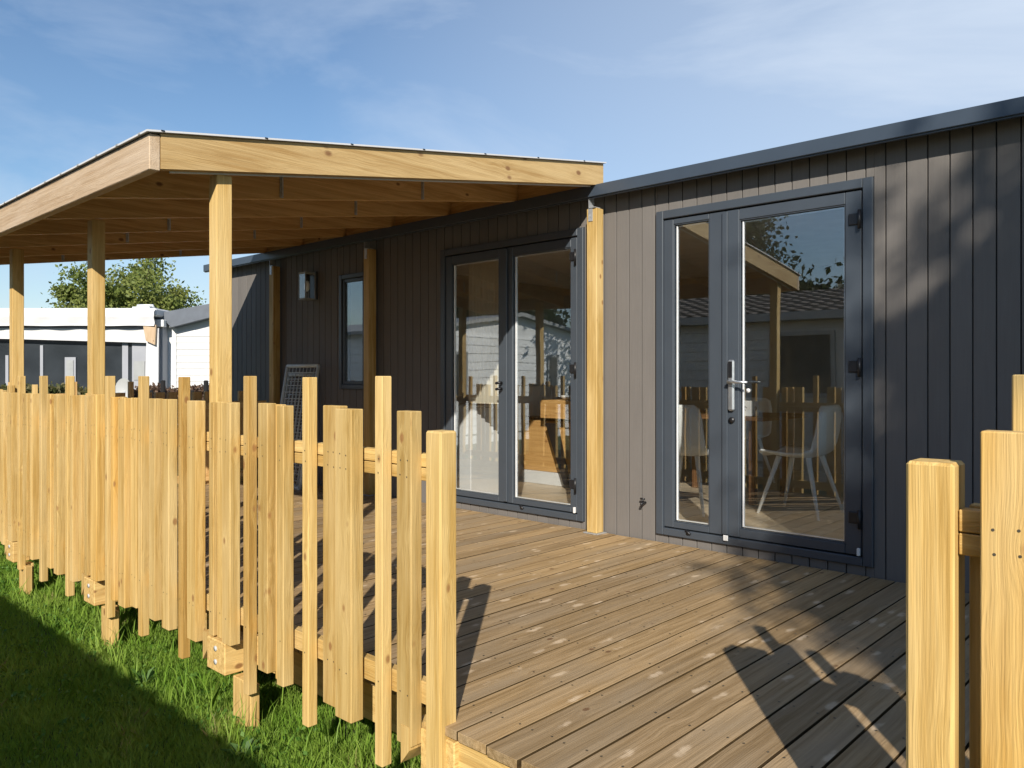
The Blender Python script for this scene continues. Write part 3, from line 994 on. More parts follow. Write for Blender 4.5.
def door_set(D, leaves_, hinge_u, label=None):
    """leaves_: (u0, u1, glass u0, glass u1, glass h0, glass h1)"""
    mb = MB()
    f0 = WW - .022
    bar_frame(mb, D[0], D[1], D[2], D[3], f0, WW + .07, .052, .045)
    d = mb.build('double_door', M['frame'], home, label=label)
    mb = MB(); mb.ub(D[0] + .05, D[1] - .05, WW + .012, WW + .06, D[2] + .04, D[2] + .060); mb.build('rebate', M['gap'], d); mb = MB(); mb.ub(D[0] + .045, D[1] - .045, WW + .010, WW + .06, D[3] - .062, D[3] - .05)
    mb.build('rebate', M['gap'], d)
    for (u0, u1, g0, g1, h0, h1) in leaves_:
        lb, lt = D[2] + .052, D[3] - .060
        g0 -= .014; g1 += .014; h0 -= .012; h1 += .012
        mb = MB()
        l0, l1 = WW - .010, WW + .055
        mb.ub(u0, g0, l0, l1, lb, lt, .004); mb.ub(g1, u1, l0, l1, lb, lt, .004)
        mb.ub(g0 - .001 + .0015, g1 - .0005, l0 + .0006, l1, lb, h0, .003); mb.ub(g0 + .0005, g1 - .0005, l0 + .0006, l1, h1, lt, .003)
        # glazing bead
        bar_frame(mb, g0 + .001, g1 - .001, h0 + .001, h1 - .001, l0 + .006, l0 + .016, .005, c=.001)
        mb.build('door_leaf', M['frame'], d)
        mb = MB(); mb.ub(g0 + .002, g1 - .002, WW + .010, WW + .014, h0 + .002, h1 - .002)
        mb.build('glass_pane', M['glass'], d)
        mb = MB(); bar_frame(mb, g0 + .0092, g1 - .0092, h0 + .0092, h1 - .0092, WW + .0155, WW + .030, .006, c=0)
        mb.ub(g1 - .022, g1 - .0154, WW + .0042, WW + .0098, h0 + .012, h1 - .012)  # one-sided pale strip paints in the sunlit reveal
        mb.build('spacer_lit_edge', M['spacer_lit_edge'], d)
    for hh in (.30, 1.10, 1.88):
        mb = MB()
        mb.ub(hinge_u + .002, hinge_u + .062, WW - .020, WW - .0105, hh - .030, hh + .030, .003)
        mb.tube([P(hinge_u + .002, WW - .028, hh - .055), P(hinge_u + .002, WW - .028, hh + .045)], .009, 10)
        mb.build('hinge', M['black'], d)
    mb = MB(); mb.ub(hinge_u - .002, hinge_u + .012, WW - .040, WW - .022, D[2] + .055, D[2] + .095, .002)
    mb.build('hinge_cap', M['white'], d)
    return d

rd = door_set(RD, [(2.305, 2.728, 2.425, 2.645, .150, 1.985), (1.517, 2.295, 1.617, 2.200, .165, 1.955)], 1.520, 'anthracite double door with keypad lock')
ld = door_set(LD, [(4.105, 4.775, 4.195, 4.690, .150, 1.935), (3.425, 4.095, 3.495, 4.020, .150, 1.935)], 3.425, 'anthracite double door nearer the canopy post')
# meeting stile cover strips
mb = MB(); mb.ub(2.283, 2.318, WW - .024, WW - .0105, .11, 2.025, .003); mb.build('meeting_strip', M['frame'], rd)
mb = MB(); mb.ub(4.083, 4.118, WW - .024, WW - .0105, .11, 2.0, .003); mb.build('meeting_strip', M['frame'], ld)
# keypad handle
mb = MB()
mb.ub(2.236, 2.276, WW - .038, WW - .0105, .845, 1.145, .009)
mb.tube([P(2.256, WW - .038, 1.015), P(2.256, WW - .062, 1.015)], .012, 12)
mb.tube([P(2.262, WW - .062, 1.015), P(2.20, WW - .066, 1.015), P(2.135, WW - .064, 1.013)], [.0095, .009, .007], 10)
mb.build('keypad_handle', M['steel'], rd)
mb = MB(); mb.ub(2.243, 2.269, WW - .0405, WW - .0385, 1.04, 1.135, .001); mb.build('keypad_panel', M['black'], rd)
mb = MB(); mb.tube([P(2.258, WW - .022, .79), P(2.258, WW - .009, .79)], .018, 14); mb.build('lock_cylinder', M['black'], rd)
mb = MB(); mb.ub(2.275, 2.305, WW - .036, WW - .025, .075, .108, .003); mb.build('door_cap', M['white'], rd)
mb = MB(); mb.tube([P(2.165, WW + .002, .965), P(2.165, WW + .0085, .965)], .0125, 16); mb.build('round_white_disc', M['white'], rd)  # small white disc set on the wide pane
mb = MB()
for hh in (1.0, .955):
    mb.tube([P(4.135, WW - .022, hh), P(4.135, WW - .05, hh), P(4.165, WW - .055, hh - .005)], .010, 8)
mb.build('door_knob', M['black'], ld)
for d_, u_ in ((rd, 2.545), (ld, 3.93)):
    mb = MB(); mb.tube([P(u_, WW - .03, .085), P(u_, WW - .008, .085)], .012, 8); mb.tube([P(u_ + .018, WW - .025, .10), P(u_ - .018, WW - .03, .08)], .007, 6)
    mb.build('door_latch', M['black'], d_)
# narrow window, then unseen windows added for daylight indoors
mb = MB(); bar_frame(mb, WN[0], WN[1], WN[2], WN[3], WW - .022, WW + .06, .042)
win = mb.build('window', M['frame'], home)
mb = MB(); bar_frame(mb, WFILL[0], WFILL[1], WFILL[2], WFILL[3], WW - .022, WW + .06, .06); fill_win_front = mb.build('window', M['frame'], home)
mb = MB(); mb.ub(WFILL[0] + .05, WFILL[1] - .05, WW + .008, WW + .012, WFILL[2] + .05, WFILL[3] - .05); mb.build('glass_pane', M['glass'], fill_win_front)
mb = MB()
for (a_, b_, c_, d_) in ((4.9, 7.6, .35, .41), (4.9, 7.6, 1.99, 2.05), (4.9, 4.96, .411, 1.989), (7.54, 7.6, .411, 1.989), (6.22, 6.28, .411, 1.989)):
    mb.ub(UR - .035, UR + .02, a_, b_, c_, d_)
fill_win_end = mb.build('window', M['frame'], home)  # unseen end glazing, added on a close end wall to light the chairs
mb = MB()
for (a_, b_, c_, d_) in ((UR + .02, .58, .30, .36), (UR + .02, .58, 2.04, 2.10), (UR + .02, UR + .08, .361, 2.039), (.52, .58, .361, 2.039), (-.38, -.32, .361, 2.039)):
    mb.ub(a_, b_, WB - .02, WB + .035, c_, d_)
fill_win_back = mb.build('window', M['frame'], home)  # unseen back window, added as daylight for the dining chairs
mb = MB(); bar_frame(mb, 5.06, 6.49, .81, 2.04, WB - .02, WB + .035, .06); fill_win_kitchen = mb.build('window', M['frame'], home)  # hidden back window, added to light the curtain and kitchen
mb = MB(); mb.ub(5.1, 6.45, WB + .004, WB + .008, .85, 2.0); mb.build('glass_pane', M['glass'], fill_win_kitchen)
mb = MB(); mb.ub(UR + .05, .55, WB + .004, WB + .008, .33, 2.07); mb.build('glass_pane', M['glass'], fill_win_back)
mb = MB(); mb.ub(UR - .008, UR - .004, 4.93, 7.57, .38, 2.02); mb.build('glass_pane', M['glass'], fill_win_end)
mb = MB(); bar_frame(mb, WN[0] + .044, WN[1] - .044, WN[2] + .044, WN[3] - .044, WW - .008, WW + .04, .03); mb.build('sash', M['frame'], win)
mb = MB(); mb.ub(WN[0] + .07, WN[1] - .07, WW + .008, WW + .012, WN[2] + .07, WN[3] - .07); mb.build('glass_pane', M['glass'], win)
# sheer curtain by the left door
mb = MB()
n = 60; vs = []; fs = []
for k in range(n + 1):
    uu = 4.30 + .37 * k / n; ww = WW + .155 + .022 * math.sin(k * .95) + .008 * math.sin(k * 2.3)
    vs += [P(uu, ww, .83), P(uu, ww, 2.08)]
for k in range(n):
    fs.append((2 * k, 2 * k + 1, 2 * k + 3, 2 * k + 2))
mb.add(vs, fs, smooth=True)
o = mb.build('curtain', M['curtain'], origin=P(4.5, WW + .155, .83)); tag(o, 'sheer beige curtain hanging inside the glazed door near the canopy post', 'curtain')
# small tap on the wall
tp = thing('wall_tap', 'small black outdoor tap on the cladding between post and keypad door', 'tap', P(2.87, WW, .235))
mb = MB(); mb.tube([P(2.87, WW - .002, .235), P(2.87, WW - .045, .235), P(2.87, WW - .050, .222)], .009, 10); mb.build('spout', M['black'], tp)
mb = MB(); mb.tube([P(2.855, WW - .035, .262), P(2.885, WW - .035, .262)], .007, 8); mb.tube([P(2.87, WW - .035, .24), P(2.87, WW - .035, .262)], .006, 8); mb.build('handle', M['black'], tp)

# wall lantern
la = thing('wall_lantern', 'box shaped glass wall lantern with dark cap on the shaded cladding', 'lamp', P(6.69, WW, 1.80))
mb = MB(); mb.ub(6.62, 6.76, WW - .022, WW, 1.79, 2.06, .003); mb.build('back_plate', M['frame'], la)
mb = MB()
for (uu, ww) in ((6.63, WW - .135), (6.74, WW - .135), (6.63, WW - .03), (6.74, WW - .03)):
    mb.ub(uu, uu + .008, ww, ww + .008, 1.79, 2.04)
mb.ub(6.628, 6.75, WW - .137, WW - .023, 2.03, 2.05, .002); mb.ub(6.628, 6.75, WW - .137, WW - .023, 1.785, 1.797, .002)
mb.build('cage', M['grey'], la)
mb = MB(); mb.tube([P(6.69, WW - .08, 2.03), P(6.69, WW - .08, 1.97)], .028, 12); mb.build('lamp_holder', M['black'], la)
mb = MB(); mb.tube([P(6.69, WW - .08, 1.97), P(6.69, WW - .08, 1.94), P(6.69, WW - .08, 1.89), P(6.69, WW - .08, 1.865)], [.012, .026, .026, .008], 12); mb.build('bulb', M['white_plastic'], la)
mb = MB(); mb.ub(6.637, 6.742, WW - .1335, WW - .1315, 1.80, 2.03); mb.build('glass_panel', M['lamp_glass'], la)

# wire mesh panels leaning on the wall
def mesh_panel(u0, u1, ht, wb, wt, label, cell=.062):
    t_ = thing('wire_mesh_panel', label, 'mesh panel', P((u0 + u1) / 2, wb, 0), group='wire mesh panels leaning on the cabin')
    A = lambda uu, s_: P(uu, wb + (wt - wb) * s_, ht * s_ + .012)
    mb = MB()
    for (p, q_) in ((A(u0, 0), A(u0, 1)), (A(u1, 0), A(u1, 1)), (A(u0, 0), A(u1, 0)), (A(u0, 1), A(u1, 1))):
        mb.tube([p, q_], .017, 8)
    mb.build('frame', M['wire'], t_)
    mb = MB()
    k = u0 + cell
    while k < u1 - .01:
        mb.tube([A(k, 0), A(k, 1)], .004, 5); k += cell
    nh = int(ht / cell)
    for j in range(1, nh):
        mb.tube([A(u0, j / nh), A(u1, j / nh)], .004, 5)
    mb.build('mesh', M['wire'], t_)
mesh_panel(6.43, 6.97, 1.135, 4.00, 4.20, 'grey wire mesh panel leaning against the cabin, nearer of the pair')
mesh_panel(6.62, 7.06, 1.05, 4.10, 4.27, 'grey wire mesh panel mostly hidden behind the taller one')

# ------------------------------------------------------------------ furniture inside
FH = .041
def chair(cu_, cw, rot, label):
    t_ = thing('dining_chair', label, 'chair', P(cu_, cw, FH), rot, group='white shell chairs round the dining table')
    mtx = ROOTS[t_.name]
    prof = [(.235, .425), (.20, .44), (.10, .432), (0, .425), (-.10, .430), (-.165, .455), (-.205, .52), (-.225, .60), (-.240, .70), (-.245, .775), (-.243, .80)]
    wid = [.19, .215, .225, .225, .222, .218, .215, .212, .205, .185, .14]
    nx = 10; top = []; 
    for (y, z), wd in zip(prof, wid):
        row = []
        for k in range(nx + 1):
            s_ = -1 + 2 * k / nx
            curl = .035 * abs(s_) ** 3
            isback = z > .47
            row.append(Vector((s_ * wd, y + (curl if isback else 0), z + (0 if isback else curl))))
        top.append(row)
    vs = []; fs = []
    nr = len(top)
    for r_ in top: vs += r_
    off = len(vs)
    for i_, r_ in enumerate(top):
        isback = prof[i_][1] > .47
        vs += [p + (Vector((0, -.014, 0)) if isback else Vector((0, -.004, -.014))) for p in r_]
    w1 = nx + 1
    for a_ in range(nr - 1):
        for k in range(nx):
            i0 = a_ * w1 + k
            fs.append((i0, i0 + 1, i0 + w1 + 1, i0 + w1)); fs.append((off + i0, off + i0 + w1, off + i0 + w1 + 1, off + i0 + 1))
    for k in range(nx):
        fs.append((k, off + k, off + k + 1, k + 1)); j = (nr - 1) * w1 + k
        fs.append((j, j + 1, off + j + 1, off + j))
    for a_ in range(nr - 1):
        i0 = a_ * w1
        fs.append((i0, i0 + w1, off + i0 + w1, off + i0)); j = i0 + nx
        fs.append((j, off + j, off + j + w1, j + w1))
    mb = MB(); mb.add([mtx @ v_ for v_ in vs], fs, smooth=True); mb.build('seat_shell', M['white_plastic'], t_)
    for sx in (-1, 1):
        for sy in (-1, 1):
            mb = MB(); mb.tube([mtx @ Vector((sx * .12, sy * .11, .42)), mtx @ Vector((sx * .225, sy * .225, 0))], [.019, .011], 10)
            mb.build('leg', M['white_plastic'], t_)
    return t_
# local +y is where the sitter faces
chair(2.45, 5.72, R(90), 'white shell chair seen side-on through the wide right pane')
chair(3.12, 5.28, R(4), 'white shell chair seen from behind through the narrow pane')
chair(2.02, 6.25, R(80), 'white shell chair half hidden behind the side-on one')
chair(3.55, 6.95, R(180), 'white shell chair on the far side of the dining table')
tb = thing('dining_table', 'dark wooden dining table among white shell chairs inside the cabin', 'table', P(3.25, 6.1, FH))
mb = MB(); mb.ub(2.72, 3.85, 5.68, 6.52, .705, .735, .004); mb.build('tabletop', M['table_wood'], tb)
for uu in (2.85, 3.68):
    for ww in (5.80, 6.36):
        mb = MB(); mb.ub(uu, uu + .05, ww, ww + .05, FH, .704, .002); mb.build('leg', M['table_wood'], tb)
bx = thing('tissue_box', 'small white cardboard box with black marks standing on the dining table', 'box', P(2.93, 5.83, .736))
mb = MB(); mb.ub(2.86, 3.00, 5.76, 5.90, .737, .857, .002); bo = mb.build('box_body', M['white'], bx)
mb = MB()
for (uu, hh) in ((2.985, .795), (2.965, .805), (2.975, .785)):
    mb.tube([P(uu - .042, 5.7585, hh - .008), P(uu - .06, 5.7585, hh + .006), P(uu - .072, 5.7585, hh - .004)], .0028, 5)
    mb.tube([P(2.8585, 5.83 + (uu - 2.97), hh - .008), P(2.8585, 5.835 + (uu - 2.97), hh + .008)], .0028, 5)
mb.build('printed_mark', M['black'], bo)
# kitchen block seen through the left door
kc = thing('kitchen_counter', 'oak fronted kitchen counter with white plinth inside the left glazed door', 'counter', P(4.85, 5.9, FH))
mb = MB(); mb.ub(4.50, 5.12, 5.62, 6.2, .16, .63, .003, axis=0); mb.build('counter_body', M['cabinet_wood'], kc)
mb = MB(); mb.ub(4.48, 5.12, 5.60, 6.2, FH, .158, .002); mb.build('plinth', M['white'], kc)
mb = MB(); mb.ub(4.38, 5.14, 5.70, 6.22, .632, .66); mb.build('black_slab', M['black'], kc)  # black slab set back to show the dark gap under the oak box
mb = MB(); mb.ub(4.42, 4.80, 5.50, 5.9, .665, .83, .003, axis=0); mb.build('shelf_box', M['cabinet_wood'], kc)
bw = MB(); bw.tube([P(4.55, 5.62, .832), P(4.55, 5.62, .85), P(4.55, 5.62, .875)], [.04, .075, .085], 20); o = bw.build('bowl', M['white'], origin=P(4.55, 5.62, .832)); tag(o, 'white bowl on the oak box above the kitchen counter', 'bowl')
st = thing('dark_slat', 'dark slanting stool leaning at the kitchen counter', 'slat', P(4.5, 5.5, FH))
mb = MB(); mb.prism([P(4.46, 5.50, FH), P(4.51, 5.50, FH), P(4.74, 5.50, .62), P(4.62, 5.50, .62)], (0, .04, 0)); mb.build('panel', M['black'], st)  # plain dark slanting piece before the counter
wc_ = thing('white_cabinet', 'white low cabinet just inside the left glazed door, lit by the sun', 'cabinet', P(4.8, 4.7, FH))
mb = MB(); mb.ub(4.68, 4.93, 4.50, 4.90, FH, .79, .006); mb.build('carcass', M['white'], wc_)
mb = MB(); mb.ub(4.67, 4.94, 4.49, 4.91, .792, .81, .004); mb.build('top', M['white'], wc_)
fr = thing('drawer_unit', 'white drawer unit standing behind the low cabinet', 'drawers', P(5.25, 5.9, FH))
mb = MB(); mb.ub(5.16, 5.50, 5.55, 6.1, FH, .95, .005); fb = mb.build('carcass', M['white'], fr)
for hh in (.10, .42, .68):
    mb = MB(); mb.ub(5.18, 5.48, 5.538, 5.549, hh, hh + .23, .003); mb.build('drawer_front', M['white'], fr)

# ------------------------------------------------------------------ lap-sided neighbours
def lap(mb, p0, p1, h0, h1, nrm, pitch=.14, out=.014):
    """horizontal lap siding from p0 to p1 (x,y) between heights; nrm is the outward (x,y)"""
    z = h0; n_ = Vector((nrm[0], nrm[1], 0)); a_ = Vector((p0[0], p0[1], 0)); b_ = Vector((p1[0], p1[1], 0)); i_ = n_ * -.03
    while z < h1 - .01:
        zt = min(z + pitch, h1)
        poly = [a_ + i_ + Vector((0, 0, z)), a_ + n_ * out + Vector((0, 0, z)), a_ + n_ * .002 + Vector((0, 0, zt - .002)), a_ + i_ + Vector((0, 0, zt - .002))]
        mb.prism(poly, b_ - a_)
        z = zt

def tile_roof(mb, U0, U1, Wa, Wb, ha, hb_, rows=9, cols=None, thick=.05):
    cols = cols or int(abs(U1 - U0) / .055)
    vs = []; fs = []
    nr = rows * 2
    for r_ in range(rows + 1):
        for step in (0, 1):
            if r_ == 0 and step == 0: continue
            if r_ == rows and step == 1: continue
            s_ = r_ / rows
            for c_ in range(cols + 1):
                uu = U0 + (U1 - U0) * c_ / cols
                wv = .012 * math.sin(c_ * 2 * math.pi / 4)
                up = .028 if step == 1 else .0
                vs.append(P(uu, Wa + (Wb - Wa) * s_, ha + (hb_ - ha) * s_ + wv + up * (1)))
    rws = len(vs) // (cols + 1)
    for r_ in range(rws - 1):
        for c_ in range(cols):
            i0 = r_ * (cols + 1) + c_
            fs.append((i0, i0 + 1, i0 + cols + 2, i0 + cols + 1))
    mb.add(vs, fs)

# neighbour behind the photographer (its eave shades the lawn, its roof shows in the panes)
NE, NH = -1.56, 2.24 + GROUND       # eave line and height
nb = thing('neighbouring_cabin', 'pale sided cabin with brown tiled roof across the lawn, mirrored in the keypad door', 'cabin', P(3.6, -3.5, GROUND))
nU0, nU1, nW0, nW1 = -.4, 7.8, -1.78, -5.4
mb = MB(); lap(mb, (-nU0, nW0), (-nU1, nW0), GROUND + .25, NH - .06, (0, 1)); lap(mb, (-nU1, nW0), (-nU1, nW1), GROUND + .25, NH - .06, (-1, 0)); lap(mb, (-nU0, nW0), (-nU0, nW1), GROUND + .25, NH - .06, (1, 0))
lap(mb, (-nU0, nW1), (-nU1, nW1), GROUND + .25, NH - .06, (0, -1))
mb.ub(nU0, nU1, nW0 - .03, nW1 + .03, GROUND, GROUND + .24)
for uu in (nU0, nU1):
    mb.prism([P(uu, nW0, NH - .06), P(uu, nW1, NH - .06), P(uu, -3.5, NH + .45)], (.02 if uu == nU0 else -.02, 0, 0))
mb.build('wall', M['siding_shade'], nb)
mb = MB(); tile_roof(mb, nU0 - .25, nU1 + .2, NE, -3.55, NH + .03, NH + .52); tile_roof(mb, nU0 - .25, nU1 + .2, -5.65, -3.55, NH + .03, NH + .52)
mb.build('roof', M['tile'], nb)
mb = MB(); mb.ub(nU0 - .25, nU1 + .2, NE, NE - .03, NH - .06, NH + .05, .003); mb.ub(nU0 - .25, nU1 + .2, NE - .03, nW0 + .02, NH - .06, NH - .04); mb.build('gutter', M['grey'], nb)
for (a_, b_, c_, d_) in ((4.0, 4.9, .75, 1.65), (5.3, 5.75, .75, 1.65), (2.3, 3.5, -.1, 1.65), (.6, 1.5, .75, 1.65)):
    mb = MB(); bar_frame(mb, a_, b_, c_, d_, nW0 + .0, nW0 + .045, .06); wi = mb.build('window', M['grey'], nb)
    mb = MB(); mb.ub(a_ + .05, b_ - .05, nW0 + .018, nW0 + .024, c_ + .05, d_ - .05); mb.build('pane', M['dark_glass'], wi)
# sunlit gable seen mirrored in the left door
gb = thing('white_cabin', 'white lap sided cabin with low gable facing the sun, mirrored in the left door', 'cabin', P(13, -4.3, GROUND))
gU, gA, gB = 12.0, -1.7, -7.0
gh = 1.95
mb = MB(); lap(mb, (-gU, gA), (-gU, gB), GROUND + .2, gh, (1, 0), .17); lap(mb, (-gU, gA), (-gU - 6, gA), GROUND + .2, gh, (0, 1), .17)
mb.prism([P(gU + .01, gA, gh), P(gU + .01, gB, gh), P(gU + .01, -4.35, gh + .42)], (-.03, 0, 0))
mb.ub(gU + .03, gU + 6, gA - .03, gB, GROUND, gh)
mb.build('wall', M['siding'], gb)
mb = MB()
mb.prism([P(gU - .15, gA + .2, gh - .02), P(gU - .15, -4.35, gh + .42), P(gU - .15, gB - .2, gh - .02), P(gU - .15, gB - .2, gh + .05), P(gU - .15, -4.35, gh + .50), P(gU - .15, gA + .2, gh + .05)], (-6.4, 0, 0))
mb.build('roof', M['grey'], gb)
for (a_, b_) in ((-2.35, -2.75), (-5.3, -5.7)):
    mb = MB(); mb.box((-gU, a_, .55), (-gU + .04, b_, 1.55)); wi = mb.build('window', M['grey'], gb)
    mb = MB(); mb.box((-gU + .041, a_ - .06, .61), (-gU + .046, b_ + .06, 1.49)); mb.build('pane', M['dark_glass'], wi)

# ------------------------------------------------------------------ homes in the background, built facing the viewer's side
def frame_thing(name, label, cat, lat, fwd, group=None):
    U_, W_ = bgp(lat, fwd)
    return thing(name, label, cat, P(U_, W_, GROUND), HEAD, group=group)
BM = Matrix.Rotation(HEAD, 4, 'Z')          # lat/fwd -> world
def bb(mb, l0, l1, f0, f1, h0, h1, c=0):
    return mb.box((l0, f0, h0), (l1, f1, h1), c, mat=BM)
def bprism(mb, poly, d):
    return mb.prism([BM @ Vector(p) for p in poly], BM.to_3x3() @ Vector(d))
Hh = lambda y, fwd: HC - (y - HY) * fwd / F
Lt = lambda x, fwd: (x - CX) / F * fwd

D = 16.0
aw = frame_thing('awning_cabin', 'cabin with long white canvas awning over dark glazed front', 'cabin', -10, 17)
mb = MB()
xr = Lt(156, D)
bb(mb, -16, xr, D, D + 3.0, Hh(316, D), Hh(308, D), .03)
# rolled, slightly wavy valance
vs = []; fs = []
n = 90
for k in range(n + 1):
    l_ = -16 + (xr + 16) * k / n
    for j, (ff, hy) in enumerate(((.0, 309), (-.10, 312), (-.12, 318), (-.07, 323), (-.09, 326))):
        vs.append(BM @ Vector((l_, D + ff + .02 * math.sin(k * .9 + j), Hh(hy, D) + (.004 * math.sin(k * .53) if j > 1 else 0))))
for k in range(n):
    for j in range(4):
        i0 = k * 5 + j; fs.append((i0, i0 + 1, i0 + 6, i0 + 5))
mb.add(vs, fs, smooth=True)
mb.build('awning', M['canvas'], aw)
mb = MB(); bb(mb, -16, xr - .15, D + .10, D + .16, Hh(334, D), Hh(324, D)); mb.build('grey_valance', M['canvas_grey'], aw)
mb = MB()
bprism(mb, [(-16, D + .05, Hh(326, D)), (xr, D + .05, Hh(329, D)), (xr, D + .05, Hh(343, D)), (-10, D + .05, Hh(339, D)), (-16, D + .05, Hh(333, D))], (0, .02, 0))
bprism(mb, [(Lt(146, D), D + .03, Hh(330, D)), (Lt(158, D), D + .03, Hh(328, D)), (Lt(157, D), D + .03, GROUND), (Lt(143, D), D + .03, GROUND)], (0, .03, 0))
mb.build('white_drape', M['canvas'], aw)
mb = MB(); bb(mb, -16, Lt(148, D), D + .20, D + .24, GROUND, Hh(330, D)); mb.build('dark_front', M['dark_glass'], aw)
mb = MB()
for (x0, x1, y0, y1) in ((60, 71, 357, 398), (128, 143, 342, 398), (35, 38, 345, 398), (118, 124, 342, 398), (0, 3, 355, 398)):
    bb(mb, Lt(x0, D), Lt(x1, D), D + .17, D + .195, Hh(y1, D), Hh(y0, D))
bb(mb, -16, Lt(148, D), D + .16, D + .195, -.05, .35)
wf = mb.build('window_frame', M['canvas_grey'], aw)
for (x0, x1, y0, y1) in ((62, 69, 360, 380), (130, 141, 361, 380)):
    mb = MB(); bb(mb, Lt(x0, D), Lt(x1, D), D + .155, D + .165, Hh(y1, D), Hh(y0, D)); mb.build('reflection_pane', M['grey'], aw)  # grey colour stands in for the reflection in these panes
mb = MB()
bprism(mb, [(Lt(144, D), D - .05, Hh(325, D)), (Lt(157, D), D - .05, Hh(325, D)), (Lt(156, D), D - .05, Hh(345, D)), (Lt(147, D), D - .05, Hh(341, D))], (0, .06, 0))
mb.build('wooden_bracket', M['weathered'], aw)
mb = MB(); bb(mb, Lt(118, D), Lt(136, D), D + .6, D + 1.0, Hh(308, D), Hh(305, D) + .02); mb.tube([BM @ Vector((Lt(118, D), D + .8, Hh(306, D))), BM @ Vector((Lt(119, D), D + .8, Hh(302, D))), BM @ Vector((Lt(135, D), D + .8, Hh(302, D))), BM @ Vector((Lt(136, D), D + .8, Hh(306, D)))], .03, 8); mb.build('roof_vent', M['galv'], aw)
mb = MB(); bb(mb, -16, xr, D + .3, D + 5.5, GROUND, Hh(318, D)); mb.build('wall', M['canvas_grey'], aw)

D2 = 16.6
wh = frame_thing('white_cabin', 'white lap sided cabin with sloping grey roof beside the canvas awning', 'cabin', -5.8, 18)
mb = MB()
l0, l1 = Lt(166, D2), Lt(262, D2)
a0, b0 = (BM @ Vector((l0, D2, 0))), (BM @ Vector((l1, D2, 0)))
nn = BM.to_3x3() @ Vector((0, -1, 0))
lap(mb, (a0.x, a0.y), (b0.x, b0.y), GROUND + .1, Hh(330, D2), (nn.x, nn.y), .135, .016)
bprism(mb, [(l0, D2 + .005, Hh(331, D2)), (l1, D2 + .005, Hh(331, D2)), (l1, D2 + .005, Hh(306, D2)), (l0, D2 + .005, Hh(325, D2))], (0, .04, 0))
bb(mb, l0 + .02, l1, D2 + .05, D2 + 5, GROUND, Hh(326, D2))
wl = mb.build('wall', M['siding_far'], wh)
mb = MB(); bb(mb, l0, Lt(177, D2), D2 - .035, D2 - .018, GROUND, Hh(326, D2)); bb(mb, l0 - .03, l0 - .002, D2 - .035, D2 + .2, GROUND, Hh(324, D2)); mb.build('corner_board', M['white'], wh)
mb = MB()
bprism(mb, [(Lt(155, D2), D2 - .25, Hh(322, D2)), (Lt(158, D2), D2 - .25, Hh(315, D2)), (Lt(262, D2), D2 - .25, Hh(296, D2)), (Lt(262, D2), D2 - .25, Hh(306, D2)), (Lt(176, D2), D2 - .25, Hh(328, D2)), (Lt(170, D2), D2 - .25, Hh(321, D2))], (0, 6, 0))
mb.build('roof', M['dark_roof'], wh)
mb = MB(); bb(mb, Lt(155, D2), Lt(172, D2), D2 - .40, D2 - .26, Hh(328, D2), Hh(321, D2), .01); mb.build('gutter', M['white'], wh)
mb = MB(); mb.tube([BM @ Vector((Lt(161, D2), D2 - .12, Hh(327, D2))), BM @ Vector((Lt(161, D2), D2 - .12, GROUND))], .04, 10); mb.build('downpipe', M['white'], wh)

# hedge
def hedge(name, label, l0, l1, f0, f1, top, mat, seed, n):
    U_, W_ = bgp((l0 + l1) / 2, (f0 + f1) / 2)
    t_ = thing(name, label, 'hedge', P(U_, W_, GROUND), HEAD, group='clipped hedges behind the fence')
    g = np.random.default_rng(seed)
    l_ = g.uniform(l0, l1, n); f_ = g.uniform(f0, f1, n); h_ = GROUND + (top - GROUND) * (g.random(n) ** .6)
    h_ += .03 * np.sin(l_ * 9) + g.normal(0, .02, n)
    c = np.stack([l_, f_, h_], 1) @ np.array(BM.to_3x3()).T
    v_, q_ = leaves(c, .055, seed)
    np_mesh('foliage', v_, q_, np.repeat(g.random(n), 4), mat, t_)
    mb = MB()
    k = l0 + .1
    while k < l1:
        mb.tube([BM @ Vector((k, (f0 + f1) / 2, GROUND)), BM @ Vector((k + .05, (f0 + f1) / 2, top - .15))], [.02, .008], 6); k += .3
    mb.build('stems', M['bark'], t_)
hedge('hedge', 'green clipped hedge below the awning cabin', Lt(0, 12) - .8, Lt(112, 12), 11.8, 12.3, .885, M['leaf_hedge'], 21, 16000)
hedge('hedge', 'brownish thin hedge before the white sided cabin', Lt(112, 12), Lt(250, 12), 11.8, 12.3, .87, M['leaf_brown'], 22, 15000)
for k, (x, yt) in enumerate(((163, 381), (206, 381), (151, 391), (192, 391))):
    l_ = Lt(x, 11); U_, W_ = bgp(l_, 11)
    mb = MB(); mb.tube([P(U_, W_, GROUND), P(U_, W_, Hh(yt, 11)), P(U_, W_, Hh(yt, 11) + .01)], [.032, .032, .02], 10)
    o = mb.build('black_stake', M['gap'], origin=P(U_, W_, GROUND))
    tag(o, ['taller black stake left of the next tall one before the white cabin', 'taller black stake right beside the first canopy post', 'shorter black stake leftmost of the four before the hedge', 'shorter black stake just left of the tall one by the canopy post'][k], 'stake', 'black stakes before the brown hedge')
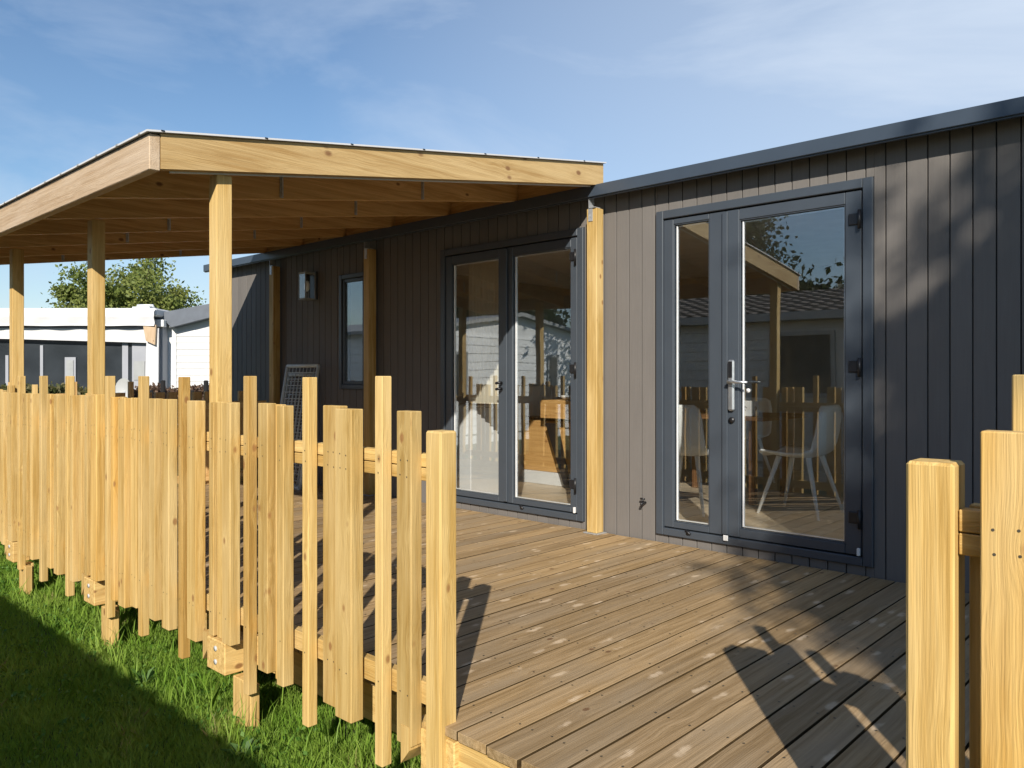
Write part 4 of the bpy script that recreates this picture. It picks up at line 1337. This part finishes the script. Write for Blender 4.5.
# satellite dish
sd = frame_thing('satellite_dish', 'grey satellite dish standing behind the fence at the hedge', 'dish', Lt(125, 11.6), 11.6)
mb = MB(); vs = []; fs = []
cen = Vector((Lt(124, 11.6), 11.6, Hh(391, 11.6)))
nr, nc = 5, 20
for r_ in range(nr + 1):
    for c_ in range(nc):
        a = 2 * math.pi * c_ / nc; q_ = .13 * r_ / nr
        vs.append(BM @ (cen + Vector((q_ * math.cos(a), .25 * q_ * q_ / .13 * -1 + .02, q_ * 1.45 * math.sin(a)))))
for r_ in range(nr):
    for c_ in range(nc):
        c2 = (c_ + 1) % nc; fs.append((r_ * nc + c_, r_ * nc + c2, (r_ + 1) * nc + c2, (r_ + 1) * nc + c_))
mb.add(vs, fs, smooth=True); mb.build('dish', M['dish'], sd)
mb = MB(); mb.tube([BM @ (cen + Vector((0, .03, 0))), BM @ Vector((cen.x, cen.y + .05, GROUND))], .02, 8); mb.tube([BM @ (cen + Vector((0, 0, -.15))), BM @ (cen + Vector((0, -.16, -.02)))], .008, 6); mb.build('mast', M['galv'], sd)

# ------------------------------------------------------------------ trees
U_, W_ = bgp(Lt(132, 30), 30)
tree('broadleaf_tree', 'olive green tree rising behind the awning cabin', P(U_, W_, GROUND), 5.5, P(U_, W_, 3.15), (2.75, 2.75, 2.0), 95, 42000, .12, M['leaf_olive'], 5, clump=.27, limbs=12, hollow=.3)
# the tree whose crown dapples the cladding (stands behind the photographer, right)
U_, W_ = bgp(3.32, -8.5)
tree('shade_tree', 'dense tree behind the photographer casting dappled shade on the cladding', P(U_, W_, GROUND), 10, P(U_, W_, 6.92), (2.8, 2.4, 2.0), 190, 85000, .12, M['leaf_dark'], 6, clump=.27, limbs=12, hollow=.1, trunk_r=.2)
# mirrored in the panes
tree('broadleaf_tree', 'dark tree behind the neighbouring tiled roof, mirrored at the top of the keypad door', P(11.3, -10.0, GROUND), 8, P(11.3, -10.0, 4.3), (2.3, 2.3, 2.4), 160, 40000, .12, M['leaf_dark'], 8, clump=.32, limbs=10, hollow=.2)
for k, (uu, ww, s_) in enumerate(((9.5, -26, 3.6), (16.5, -25, 3.4), (25, -16, 3.0), (31, -22, 3.6))):
    tree('broadleaf_tree', ['distant tree right of the dark one in the door reflection', 'distant tree behind the dark one in the door reflection', 'distant tree mirrored in the narrow window', 'distant tree behind that of the narrow window reflection'][k], P(uu, ww, GROUND), 6, P(uu, ww, s_ - .2), (3.4, 3.4, 2.0), 70, 9000, .30, M['leaf_dark'], 30 + k, clump=.5, limbs=6, group='distant trees mirrored in the glass')
